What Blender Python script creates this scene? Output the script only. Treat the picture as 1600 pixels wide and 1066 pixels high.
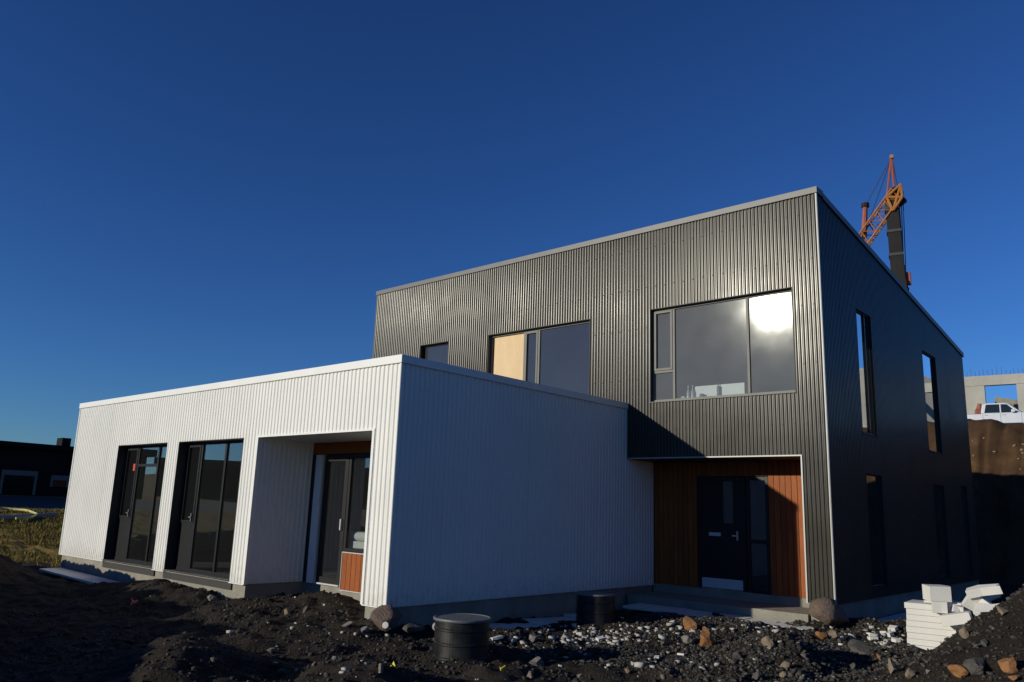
import bpy, bmesh, math, random
import numpy as np
from mathutils import Vector, Matrix
random.seed(7); RNG = np.random.default_rng(11)
for o in list(bpy.data.objects): bpy.data.objects.remove(o)
SC = bpy.context.scene
COL = SC.collection
# ------------------------------------------------------------------ camera
PW, PH = 1600.0, 1066.0
CAM = np.array([9.4567, -7.9791, 1.4893]); YAW, PITCH, ROLL, FOC = 0.7312, 0.2082, 0.0351, 1241.54
_f = np.array([-math.sin(YAW)*math.cos(PITCH), math.cos(YAW)*math.cos(PITCH), math.sin(PITCH)])
_r = np.array([math.cos(YAW), math.sin(YAW), 0.0]); _u = np.cross(_r, _f)
CR = math.cos(ROLL)*_r+math.sin(ROLL)*_u; CU = -math.sin(ROLL)*_r+math.cos(ROLL)*_u; CF = _f
cd = bpy.data.cameras.new('camera'); cam = bpy.data.objects.new('camera', cd); COL.objects.link(cam)
cd.sensor_width = 36; cd.lens = 36*FOC/PW; cd.clip_start = 0.05; cd.clip_end = 3000
M = Matrix.Identity(4)
for i in range(3):
    M[i][0] = CR[i]; M[i][1] = CU[i]; M[i][2] = -CF[i]; M[i][3] = CAM[i]
cam.matrix_world = M
SC.camera = cam
# ------------------------------------------------------------------ sky, sun, exposure
SUN = Vector((-0.382, -0.8912, 0.2446)).normalized()
w = bpy.data.worlds.new('World'); SC.world = w; w.use_nodes = True
nt = w.node_tree; nt.nodes.clear()
sky = nt.nodes.new('ShaderNodeTexSky'); sky.sky_type = 'NISHITA'; sky.sun_disc = False
sky.sun_elevation = math.asin(SUN.z); sky.sun_rotation = math.atan2(SUN.x, SUN.y) % (2*math.pi)
sky.altitude = 0; sky.air_density = 1.0; sky.dust_density = 0.0; sky.ozone_density = 4.0
gam = nt.nodes.new('ShaderNodeGamma'); gam.inputs['Gamma'].default_value = 1.25
hs = nt.nodes.new('ShaderNodeMix'); hs.data_type = 'RGBA'; hs.blend_type = 'MULTIPLY'; hs.inputs['Factor'].default_value = 1.0; hs.inputs['B'].default_value = (0.537, 0.825, 1.263, 1)
bg = nt.nodes.new('ShaderNodeBackground'); bg.inputs['Strength'].default_value = 0.05
wo = nt.nodes.new('ShaderNodeOutputWorld')
nt.links.new(sky.outputs[0], gam.inputs['Color']); nt.links.new(gam.outputs[0], hs.inputs['A']); nt.links.new(hs.outputs['Result'], bg.inputs['Color']); nt.links.new(bg.outputs[0], wo.inputs['Surface'])
sl = bpy.data.lights.new('sun', 'SUN'); sl.energy = 3.9; sl.angle = math.radians(0.53); sl.color = (1.0, 0.935, 0.765)
so = bpy.data.objects.new('sun', sl); COL.objects.link(so); so.rotation_euler = SUN.to_track_quat('Z', 'Y').to_euler(); so.location = (-20, -40, 30)
vs = SC.view_settings; vs.view_transform = 'Standard'; vs.look = 'None'; vs.exposure = 0.0; vs.gamma = 1.0; vs.use_curve_mapping = False
SC.render.engine = 'CYCLES'
SC.cycles.max_bounces = 8; SC.cycles.transparent_max_bounces = 12; SC.cycles.sample_clamp_indirect = 3.0
SC.cycles.caustics_reflective = False; SC.cycles.caustics_refractive = False

# ------------------------------------------------------------------ helpers: pixels to points
def ray(px, py):
    d = CF+CR*(px-PW/2)/FOC-CU*(py-PH/2)/FOC
    return d/np.linalg.norm(d)
def hit(px, py, ax, v):
    d = ray(px, py); return CAM+d*((v-CAM[ax])/d[ax])
def at_dist(px, py, hd):                      # point at horizontal distance hd
    d = ray(px, py); return Vector(CAM+d*(hd/math.hypot(d[0], d[1])))

# ------------------------------------------------------------------ helpers: materials
def nd(t, k, **kw):
    n = t.nodes.new(k)
    for a, b in kw.items(): setattr(n, a, b)
    return n
def mat(name, col, rough=0.6, metal=0.0, var=0.12, scale=6.0, bump=0.0, bscale=40.0, col2=None, fine=0.0, spec=0.5, island=None, rvar=0.0, stretch=None, coat=0.0, orand=0.0, splash=None):
    m = bpy.data.materials.new(name); m.use_nodes = True; t = m.node_tree
    b = t.nodes['Principled BSDF']; b.inputs['Roughness'].default_value = rough; b.inputs['Metallic'].default_value = metal
    b.inputs['Specular IOR Level'].default_value = spec
    if coat: b.inputs['Coat Weight'].default_value = coat; b.inputs['Coat Roughness'].default_value = 0.08
    tc = nd(t, 'ShaderNodeTexCoord'); src = tc.outputs['Object']
    if stretch:
        mp = nd(t, 'ShaderNodeMapping'); mp.inputs['Scale'].default_value = stretch
        t.links.new(src, mp.inputs['Vector']); src = mp.outputs[0]
    n1 = nd(t, 'ShaderNodeTexNoise'); n1.inputs['Scale'].default_value = scale; n1.inputs['Detail'].default_value = 6; n1.inputs['Roughness'].default_value = 0.6
    t.links.new(src, n1.inputs['Vector'])
    rp = nd(t, 'ShaderNodeValToRGB'); rp.color_ramp.elements[0].position = 0.3; rp.color_ramp.elements[1].position = 0.7
    c2 = col2 or tuple(c*(1+var) for c in col); c1 = col if col2 else tuple(c*(1-var) for c in col)
    rp.color_ramp.elements[0].color = (*c1, 1); rp.color_ramp.elements[1].color = (*c2, 1)
    t.links.new(n1.outputs['Fac'], rp.inputs['Fac']); out = rp.outputs['Color']
    if island:
        g = nd(t, 'ShaderNodeNewGeometry'); r2 = nd(t, 'ShaderNodeValToRGB'); r2.color_ramp.interpolation = 'CONSTANT'
        while len(r2.color_ramp.elements) < len(island): r2.color_ramp.elements.new(0.5)
        for e, (p, c) in zip(r2.color_ramp.elements, island): e.position = p; e.color = (*c, 1)
        t.links.new(g.outputs['Random Per Island'], r2.inputs['Fac'])
        mx = nd(t, 'ShaderNodeMix', data_type='RGBA', blend_type='MULTIPLY'); mx.inputs['Factor'].default_value = 1
        t.links.new(out, mx.inputs['A']); t.links.new(r2.outputs['Color'], mx.inputs['B']); out = mx.outputs['Result']
    if fine:
        n3 = nd(t, 'ShaderNodeTexNoise'); n3.inputs['Scale'].default_value = scale*14; n3.inputs['Detail'].default_value = 3
        t.links.new(src, n3.inputs['Vector'])
        r3 = nd(t, 'ShaderNodeMapRange'); r3.inputs['From Min'].default_value = 0.3; r3.inputs['From Max'].default_value = 0.7
        r3.inputs['To Min'].default_value = 1-fine; r3.inputs['To Max'].default_value = 1+fine
        t.links.new(n3.outputs['Fac'], r3.inputs['Value'])
        mx = nd(t, 'ShaderNodeMix', data_type='RGBA', blend_type='MULTIPLY'); mx.inputs['Factor'].default_value = 1
        t.links.new(out, mx.inputs['A']); t.links.new(r3.outputs[0], mx.inputs['B']); out = mx.outputs['Result']
    if orand:
        oi = nd(t, 'ShaderNodeObjectInfo'); ro_ = nd(t, 'ShaderNodeMapRange'); ro_.inputs['To Min'].default_value = 1-orand; ro_.inputs['To Max'].default_value = 1+orand
        t.links.new(oi.outputs['Random'], ro_.inputs['Value']); mx = nd(t, 'ShaderNodeMix', data_type='RGBA', blend_type='MULTIPLY'); mx.inputs['Factor'].default_value = 1
        t.links.new(out, mx.inputs['A']); t.links.new(ro_.outputs[0], mx.inputs['B']); out = mx.outputs['Result']
    if splash:                                   # mud splashed up from the soil, ragged upper edge
        sz = nd(t, 'ShaderNodeSeparateXYZ'); t.links.new(tc.outputs['Object'], sz.inputs[0])
        ns = nd(t, 'ShaderNodeTexNoise'); ns.inputs['Scale'].default_value = 9; ns.inputs['Detail'].default_value = 6; t.links.new(tc.outputs['Object'], ns.inputs['Vector'])
        ma = nd(t, 'ShaderNodeMath', operation='MULTIPLY_ADD'); ma.inputs[1].default_value = -0.9; t.links.new(ns.outputs['Fac'], ma.inputs[0]); t.links.new(sz.outputs['Z'], ma.inputs[2])
        ms = nd(t, 'ShaderNodeMapRange'); ms.inputs['From Min'].default_value = -0.15; ms.inputs['From Max'].default_value = -0.62; ms.inputs['To Max'].default_value = 0.28
        t.links.new(ma.outputs[0], ms.inputs['Value']); mx = nd(t, 'ShaderNodeMix', data_type='RGBA'); mx.inputs['B'].default_value = (*splash, 1)
        t.links.new(ms.outputs[0], mx.inputs['Factor']); t.links.new(out, mx.inputs['A']); out = mx.outputs['Result']
    t.links.new(out, b.inputs['Base Color'])
    if rvar:
        r4 = nd(t, 'ShaderNodeMapRange'); r4.inputs['From Min'].default_value = 0.3; r4.inputs['From Max'].default_value = 0.7
        r4.inputs['To Min'].default_value = rough-rvar; r4.inputs['To Max'].default_value = rough+rvar
        t.links.new(n1.outputs['Fac'], r4.inputs['Value']); t.links.new(r4.outputs[0], b.inputs['Roughness'])
    if bump:
        n2 = nd(t, 'ShaderNodeTexNoise'); n2.inputs['Scale'].default_value = bscale; n2.inputs['Detail'].default_value = 5
        t.links.new(src, n2.inputs['Vector'])
        bp = nd(t, 'ShaderNodeBump'); bp.inputs['Strength'].default_value = bump; bp.inputs['Distance'].default_value = 0.02
        t.links.new(n2.outputs['Fac'], bp.inputs['Height']); t.links.new(bp.outputs[0], b.inputs['Normal'])
    return m
def glass_mat(name, tint=(0.62, 0.66, 0.66), dust=0.0, drough=0.1, refl=1.5, dust2=0.0, film=0.0):
    """window glass: clear pane with fresnel reflection; dust adds a soft film that scatters light round the mirror direction"""
    m = bpy.data.materials.new(name); m.use_nodes = True; t = m.node_tree; t.nodes.clear()
    o = nd(t, 'ShaderNodeOutputMaterial'); tr = nd(t, 'ShaderNodeBsdfTransparent'); tr.inputs[0].default_value = (*tint, 1)
    gl = nd(t, 'ShaderNodeBsdfGlossy'); gl.inputs['Roughness'].default_value = 0.0; gl.inputs[0].default_value = (0.95, 0.97, 1, 1)
    fr = nd(t, 'ShaderNodeFresnel'); fr.inputs['IOR'].default_value = 1.52
    ge = nd(t, 'ShaderNodeNewGeometry'); io = nd(t, 'ShaderNodeMath', operation='MULTIPLY_ADD'); io.inputs[1].default_value = 1/1.52-1.52; io.inputs[2].default_value = 1.52
    t.links.new(ge.outputs['Backfacing'], io.inputs[0]); t.links.new(io.outputs[0], fr.inputs['IOR'])     # thin pane: the same reflectance from both faces
    mm = nd(t, 'ShaderNodeMath', operation='MULTIPLY'); mm.inputs[1].default_value = refl; mm.use_clamp = True
    t.links.new(fr.outputs[0], mm.inputs[0])
    mx = nd(t, 'ShaderNodeMixShader'); t.links.new(mm.outputs[0], mx.inputs[0]); t.links.new(tr.outputs[0], mx.inputs[1]); t.links.new(gl.outputs[0], mx.inputs[2])
    last = mx.outputs[0]
    tc = nd(t, 'ShaderNodeTexCoord'); n = nd(t, 'ShaderNodeTexNoise'); n.inputs['Scale'].default_value = 2.2; n.inputs['Detail'].default_value = 5
    t.links.new(tc.outputs['Object'], n.inputs['Vector'])
    for dd, rr in ((dust, drough), (dust2, 0.42)):
        if not dd: continue
        mr = nd(t, 'ShaderNodeMapRange'); mr.inputs['From Min'].default_value = 0.3; mr.inputs['From Max'].default_value = 0.7
        mr.inputs['To Min'].default_value = dd*0.6; mr.inputs['To Max'].default_value = dd*1.4
        t.links.new(n.outputs['Fac'], mr.inputs['Value'])
        g2 = nd(t, 'ShaderNodeBsdfGlossy'); g2.inputs['Roughness'].default_value = rr; g2.inputs[0].default_value = (1, 1, 1, 1)
        m2 = nd(t, 'ShaderNodeMixShader'); t.links.new(mr.outputs[0], m2.inputs[0]); t.links.new(last, m2.inputs[1]); t.links.new(g2.outputs[0], m2.inputs[2]); last = m2.outputs[0]
    if film:
        df = nd(t, 'ShaderNodeBsdfDiffuse'); df.inputs[0].default_value = (0.7, 0.69, 0.66, 1); m3 = nd(t, 'ShaderNodeMixShader')
        mr = nd(t, 'ShaderNodeMapRange'); mr.inputs['From Min'].default_value = 0.3; mr.inputs['From Max'].default_value = 0.7
        mr.inputs['To Min'].default_value = film*0.93; mr.inputs['To Max'].default_value = film*1.07; t.links.new(n.outputs['Fac'], mr.inputs['Value'])
        t.links.new(mr.outputs[0], m3.inputs[0]); t.links.new(last, m3.inputs[1]); t.links.new(df.outputs[0], m3.inputs[2]); last = m3.outputs[0]
    t.links.new(last, o.inputs['Surface'])
    return m
MT = dict(
    white=mat('white_paint', (0.72, 0.71, 0.68), 0.42, var=0.035, scale=0.9, rvar=0.06, fine=0.015, orand=0.018, splash=(0.16, 0.13, 0.10)),
    white_trim=mat('white_trim', (0.74, 0.74, 0.72), 0.38, var=0.03, scale=2),
    grey=mat('anthracite_metal', (0.046, 0.042, 0.036), 0.24, metal=0.0, spec=0.20, orand=0.05, var=0.10, scale=1.1, rvar=0.04, fine=0.05),
    grey_trim=mat('grey_trim', (0.08, 0.08, 0.08), 0.4, metal=0.0, var=0.06, scale=3),
    cap_grey=mat('cap_grey', (0.15, 0.15, 0.15), 0.45, metal=0.0, spec=0.3, var=0.08, scale=3),
    trim_light=mat('trim_light', (0.40, 0.40, 0.38), 0.4, var=0.05, scale=3),
    backing=mat('backing_board', (0.03, 0.03, 0.032), 0.85, var=0.2),
    concrete=mat('concrete', (0.23, 0.215, 0.18), 0.9, var=0.18, scale=3, bump=0.5, bscale=30, fine=0.12),
    concrete_pale=mat('concrete_pale', (0.34, 0.33, 0.30), 0.9, var=0.14, scale=0.5, bump=0.3, bscale=6, fine=0.06),
    frame_dark=mat('frame_dark', (0.012, 0.0125, 0.014), 0.45, spec=0.25, var=0.1, scale=4),
    frame_grey=mat('frame_grey', (0.20, 0.195, 0.18), 0.5, metal=0.0, spec=0.1, var=0.06, scale=4),
    reveal=mat('reveal_dark', (0.02, 0.02, 0.021), 0.6, var=0.1),
    wood=mat('red_brown_wood', (0.21, 0.056, 0.013), 0.6, col2=(0.30, 0.088, 0.022), spec=0.2, scale=3, stretch=(6, 6, 0.5), fine=0.2, orand=0.16),
    ply=mat('plywood', (0.62, 0.44, 0.24), 0.7, col2=(0.70, 0.52, 0.31), scale=2.5, stretch=(1, 1, 0.25), fine=0.04),
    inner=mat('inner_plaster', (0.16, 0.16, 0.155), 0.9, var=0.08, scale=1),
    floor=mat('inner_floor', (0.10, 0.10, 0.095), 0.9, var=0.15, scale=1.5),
    roof=mat('roof_membrane', (0.06, 0.06, 0.06), 0.9, var=0.15),
    foam=mat('white_foam', (0.60, 0.585, 0.55), 0.85, var=0.04, scale=5, bump=0.15, bscale=60),
    plastic=mat('black_plastic', (0.011, 0.0115, 0.0125), 0.42, spec=0.4, var=0.35, scale=5, rvar=0.12, fine=0.2),
    lid=mat('grey_lid', (0.10, 0.105, 0.11), 0.5, var=0.15, scale=8),
    steel=mat('kick_steel', (0.55, 0.56, 0.58), 0.4, metal=0.2, var=0.05),
    asphalt=mat('asphalt', (0.05, 0.05, 0.053), 0.9, var=0.2, scale=2, fine=0.2),
    kerb=mat('kerb_concrete', (0.34, 0.32, 0.29), 0.9, var=0.12, scale=2),
    dark_clad=mat('dark_cladding', (0.010, 0.010, 0.011), 0.7, spec=0.1, var=0.15, scale=1, stretch=(8, 8, 0.3)),
    pale_clad=mat('pale_cladding', (0.13, 0.13, 0.12), 0.7, var=0.08),
    crane_orange=mat('crane_orange', (0.36, 0.145, 0.035), 0.55, var=0.15, scale=1.5, fine=0.1),
    crane_red=mat('crane_red', (0.27, 0.075, 0.045), 0.55, var=0.15, scale=1.5),
    crane_dark=mat('crane_dark', (0.016, 0.015, 0.015), 0.6, spec=0.2, var=0.2, scale=1.0),
    cable=mat('cable_steel', (0.05, 0.05, 0.055), 0.5, metal=0.3),
    truck=mat('truck_paint', (0.62, 0.63, 0.65), 0.28, metal=0.25, var=0.04, scale=2, coat=0.5),
    rubber=mat('tyre_rubber', (0.02, 0.02, 0.02), 0.8, var=0.2),
    rim=mat('rim_alloy', (0.35, 0.35, 0.36), 0.35, metal=0.7),
    red=mat('red_plastic', (0.60, 0.05, 0.035), 0.5, var=0.1),
    yellow=mat('yellow_plastic', (0.62, 0.48, 0.04), 0.5, var=0.1),
    rebar=mat('rebar_steel', (0.09, 0.055, 0.04), 0.8, var=0.2),
    pipe=mat('pipe_grey', (0.28, 0.24, 0.25), 0.6, var=0.1),
    hose=mat('hose_yellow', (0.55, 0.50, 0.16), 0.6, var=0.1),
    paper=mat('white_paper', (0.75, 0.74, 0.70), 0.8, var=0.04),
    bottle=mat('clear_bottle', (0.5, 0.53, 0.55), 0.2, var=0.05),
    taill=mat('tail_lamp', (0.35, 0.02, 0.02), 0.3),
    hlamp=mat('head_lamp', (0.6, 0.62, 0.65), 0.15),
    glass=glass_mat('window_glass', tint=(0.84, 0.87, 0.87), film=0.006, refl=2.0),
    glass_dusty=glass_mat('dusty_glass', tint=(0.78, 0.81, 0.81), dust=0.0032, drough=0.085, dust2=0.0, refl=0.6, film=0.085),
    glass_film=glass_mat('filmed_glass', tint=(0.5, 0.53, 0.53), film=0.045),
    glass_side=glass_mat('side_glass', tint=(0.6, 0.63, 0.63), refl=3.2),
    dark_glass=mat('dark_glass', (0.012, 0.013, 0.015), 0.08, var=0.1),
)

# ------------------------------------------------------------------ helpers: meshes and objects
class MB:
    def __init__(s): s.v = []; s.f = []; s.smooth = False
    def quad(s, *p):
        n = len(s.v); s.v += [tuple(q) for q in p]; s.f.append(tuple(range(n, n+len(p)))); return s
    def obox(s, o, U, V, N, u, v, n):
        o = Vector(o); U = Vector(U); V = Vector(V); N = Vector(N); b = len(s.v)
        for a in u:
            for c in v:
                for e in n: s.v.append(tuple(o+U*a+V*c+N*e))
        fl = [(0, 1, 3, 2), (4, 6, 7, 5), (0, 4, 5, 1), (2, 3, 7, 6), (0, 2, 6, 4), (1, 5, 7, 3)]
        if U.cross(V).dot(N) < 0: fl = [t[::-1] for t in fl]
        s.f += [tuple(b+i for i in t) for t in fl]; return s
    def box(s, x, y, z): return s.obox((0, 0, 0), (1, 0, 0), (0, 1, 0), (0, 0, 1), x, y, z)
    def tube(s, pts, r, n=8, caps=True):
        pts = [Vector(p) for p in pts]; b = len(s.v); k = len(pts)
        rr = r if isinstance(r, (list, tuple)) else [r]*k
        ref = Vector((0, 0, 1))
        if abs((pts[-1]-pts[0]).normalized().z) > 0.9: ref = Vector((1, 0, 0))
        for i, p in enumerate(pts):
            d = (pts[min(i+1, k-1)]-pts[max(i-1, 0)]).normalized(); a = d.cross(ref).normalized(); c = d.cross(a)
            for j in range(n):
                t = 2*math.pi*j/n; s.v.append(tuple(p+a*math.cos(t)*rr[i]+c*math.sin(t)*rr[i]))
        for i in range(k-1):
            for j in range(n):
                s.f.append((b+i*n+j, b+i*n+(j+1) % n, b+(i+1)*n+(j+1) % n, b+(i+1)*n+j))
        if caps: s.f.append(tuple(b+j for j in range(n))[::-1]); s.f.append(tuple(b+(k-1)*n+j for j in range(n)))
        return s
    def lathe(s, prof, n=40, o=(0, 0, 0)):
        b = len(s.v); k = len(prof)
        for r, z in prof:
            for j in range(n):
                t = 2*math.pi*j/n; s.v.append((o[0]+r*math.cos(t), o[1]+r*math.sin(t), o[2]+z))
        for i in range(k-1):
            for j in range(n): s.f.append((b+i*n+j, b+i*n+(j+1) % n, b+(i+1)*n+(j+1) % n, b+(i+1)*n+j))
        if prof[0][0] > 1e-4: s.f.append(tuple(b+j for j in range(n))[::-1])
        if prof[-1][0] > 1e-4: s.f.append(tuple(b+(k-1)*n+j for j in range(n)))
        return s
    def prism(s, poly, o, U, V, N, n):
        o = Vector(o); U = Vector(U); V = Vector(V); N = Vector(N); b = len(s.v); k = len(poly)
        for e in n:
            for a, c in poly: s.v.append(tuple(o+U*a+V*c+N*e))
        s.f.append(tuple(b+i for i in range(k))[::-1]); s.f.append(tuple(b+k+i for i in range(k)))
        for i in range(k): s.f.append((b+i, b+(i+1) % k, b+k+(i+1) % k, b+k+i))
        return s
    def build(s, name, m, parent=None, smooth=False, bevel=0.0):
        me = bpy.data.meshes.new(name); me.from_pydata(s.v, [], s.f); me.update()
        if bevel:
            bm = bmesh.new(); bm.from_mesh(me); bmesh.ops.remove_doubles(bm, verts=bm.verts, dist=1e-5)
            bmesh.ops.bevel(bm, geom=[e for e in bm.edges if e.is_manifold and e.calc_face_angle(0) > 0.5], offset=bevel, segments=2, profile=0.5, affect='EDGES', clamp_overlap=True)
            bm.to_mesh(me); bm.free()
        me.materials.append(MT[m] if isinstance(m, str) else m)
        if smooth: me.polygons.foreach_set('use_smooth', [True]*len(me.polygons))
        o = bpy.data.objects.new(name, me); COL.objects.link(o)
        if parent is not None: o.parent = parent
        return o
def tag(o, label=None, cat=None, group=None, kind=None):
    for k, v in (('label', label), ('category', cat), ('group', group), ('kind', kind)):
        if v: o[k] = v
    return o
def empty(name, loc=(0, 0, 0), rz=0.0):
    o = bpy.data.objects.new(name, None); COL.objects.link(o); o.location = loc; o.rotation_euler = (0, 0, rz); o.empty_display_size = 0.2; return o
X, Y, Z = Vector((1, 0, 0)), Vector((0, 1, 0)), Vector((0, 0, 1))

# ------------------------------------------------------------------ ground
def _hash(i, j, s):
    h = (i.astype(np.int64)*374761393+j.astype(np.int64)*668265263+s*974634777) & 0x7fffffff
    h = ((h ^ (h >> 13))*1274126177) & 0x7fffffff
    return ((h ^ (h >> 16)) & 0xffff)/65535.0
def vnoise(x, y, s=0):
    i = np.floor(x); j = np.floor(y); a = x-i; b = y-j; a = a*a*(3-2*a); b = b*b*(3-2*b)
    return (_hash(i, j, s)*(1-a)+_hash(i+1, j, s)*a)*(1-b)+(_hash(i, j+1, s)*(1-a)+_hash(i+1, j+1, s)*a)*b
def fbm(x, y, sc, oc=4, s=0, g=0.5):
    r = 0; a = 1; t = 0
    for k in range(oc):
        r = r+a*(vnoise(x*sc+k*17.3, y*sc-k*9.1, s+k)-0.5); t += a; a *= g; sc *= 2.03
    return r/t*2
def sst(a, b, x):
    t = np.clip((x-a)/(b-a), 0, 1); return t*t*(3-2*t)
def segd(x, y, ax, ay, bx, by):
    dx, dy = bx-ax, by-ay; t = np.clip(((x-ax)*dx+(y-ay)*dy)/(dx*dx+dy*dy), 0, 1)
    return np.hypot(x-ax-t*dx, y-ay-t*dy), t
def gauss(x, y, cx, cy, rx, ry, rot=0.0):
    c, s = math.cos(rot), math.sin(rot); a = ((x-cx)*c+(y-cy)*s)/rx; b = (-(x-cx)*s+(y-cy)*c)/ry
    return np.exp(-(a*a+b*b))
BERM = [((-14.0, -2.4), (-10.6, -3.6), 0.30, 0.70), ((-10.6, -3.6), (-7.0, -5.6), 0.70, 0.85), ((-7.0, -5.6), (-3.0, -8.2), 0.90, 1.15), ((-3.0, -8.2), (1.2, -12.0), 1.15, 1.3)]
def G(x, y):
    x = np.asarray(x, float); y = np.asarray(y, float)
    near = sst(30, 18, np.hypot(x, y-2))
    z = -0.38+0*x
    # neighbouring land: road side to the west, hill behind, far rise
    z = z+sst(-15, -36, x)*1.7
    bank = sst(24.0, 29.3, y+0.5*fbm(x, y, 0.35, 3, 5)+0.35*fbm(x*2.2, y*0.4, 1.0, 3, 15))*(6.0+0.35*fbm(x, y, 0.5, 3, 9))+sst(31, 62, y)*1.2
    z = z+bank*sst(-24, -14, x)
    far = np.hypot(x, y)
    z = z+sst(90, 260, far)*(7+6*fbm(x, y, 0.012, 3, 3))*sst(20, -60, y)
    # mounds of soil and gravel on the plot
    bm_ = 0
    for (a, b, h0, h1) in BERM:
        d, t = segd(x, y, *a, *b)
        d = d+0.35*fbm(x, y, 0.8, 3, 21)
        bm_ = np.maximum(bm_, (0.38+h0+(h1-h0)*t)*np.exp(-(np.maximum(d-0.25, 0)/1.05)**2))
    z = z+bm_
    z = z+1.35*gauss(x, y, 8.05, 3.1, 1.25, 1.5, -0.3)            # heap on the right
    z = z+0.42*gauss(x, y, 4.85, 2.5, 0.6, 0.75, 0.5)            # gravel heap before it
    z = z+0.36*gauss(x, y, 0.6, -3.4, 0.9, 0.55, -0.6)+0.2*gauss(x, y, 2.4, -2.2, 0.9, 0.5, -0.5)
    z = z+0.10*gauss(x, y, -1.8, -1.0, 1.2, 0.5)+0.22*gauss(x, y, -2.2, 0.9, 2.0, 1.0)+0.16*gauss(x, y, -0.1, -0.2, 0.7, 0.5)+0.16*gauss(x, y, -5.2, -0.7, 0.9, 0.5)
    z = z+0.22*gauss(x, y, 4.9, 6.9, 1.2, 0.6, 0.3)+0.12*gauss(x, y, 3.0, 4.6, 1.6, 1.3)
    z = z+0.09*gauss(x, y, 2.05, -0.35, 0.5, 0.5)+0.08*gauss(x, y, 1.3, 3.3, 0.5, 0.5)
    # strip dug out along the walls
    z = z-0.10*sst(-7.5, -9.5, x)*sst(-1.1, -0.5, y)+0.18*gauss(x, y, -6.2, -0.4, 2.2, 0.7)-0.10*sst(0.9, 0.3, x)*sst(0.5, 1.2, y)*sst(-0.2, 0.1, x)
    amp = 0.3+0.7*near
    z = z+amp*(0.10*fbm(x, y, 0.7, 4, 31)+0.10*fbm(x, y, 2.3, 4, 41)*(1+1.2*np.minimum(bm_, 1))+0.055*fbm(x, y, 7.0, 3, 51))
    # flat under the road
    rd = sst(-28.6, -29.3, x)*sst(-44, -36.4, x)
    z = z*(1-rd)+rd*(0.60+(-29.5-x)*0.1)
    # under the house
    hx = ((x > -12.7) & (x < -0.06) & (y > 0.06) & (y < 8.0) & ~((x > -3.9) & (x < -0.6) & (y < 1.25))) | ((x > -8.8) & (x < 4.17) & (y > 7.66) & (y < 17.0))
    return np.where(hx, -0.62, z)
def ground_at(px, py):
    d = ray(px, py); t = np.arange(3.0, 140.0, 0.03); p = CAM[None]+t[:, None]*d[None]
    below = p[:, 2] < G(p[:, 0], p[:, 1]); i = int(np.argmax(below))
    return Vector(p[i])
def gz(x, y): return float(G(np.array([x]), np.array([y]))[0])

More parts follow.
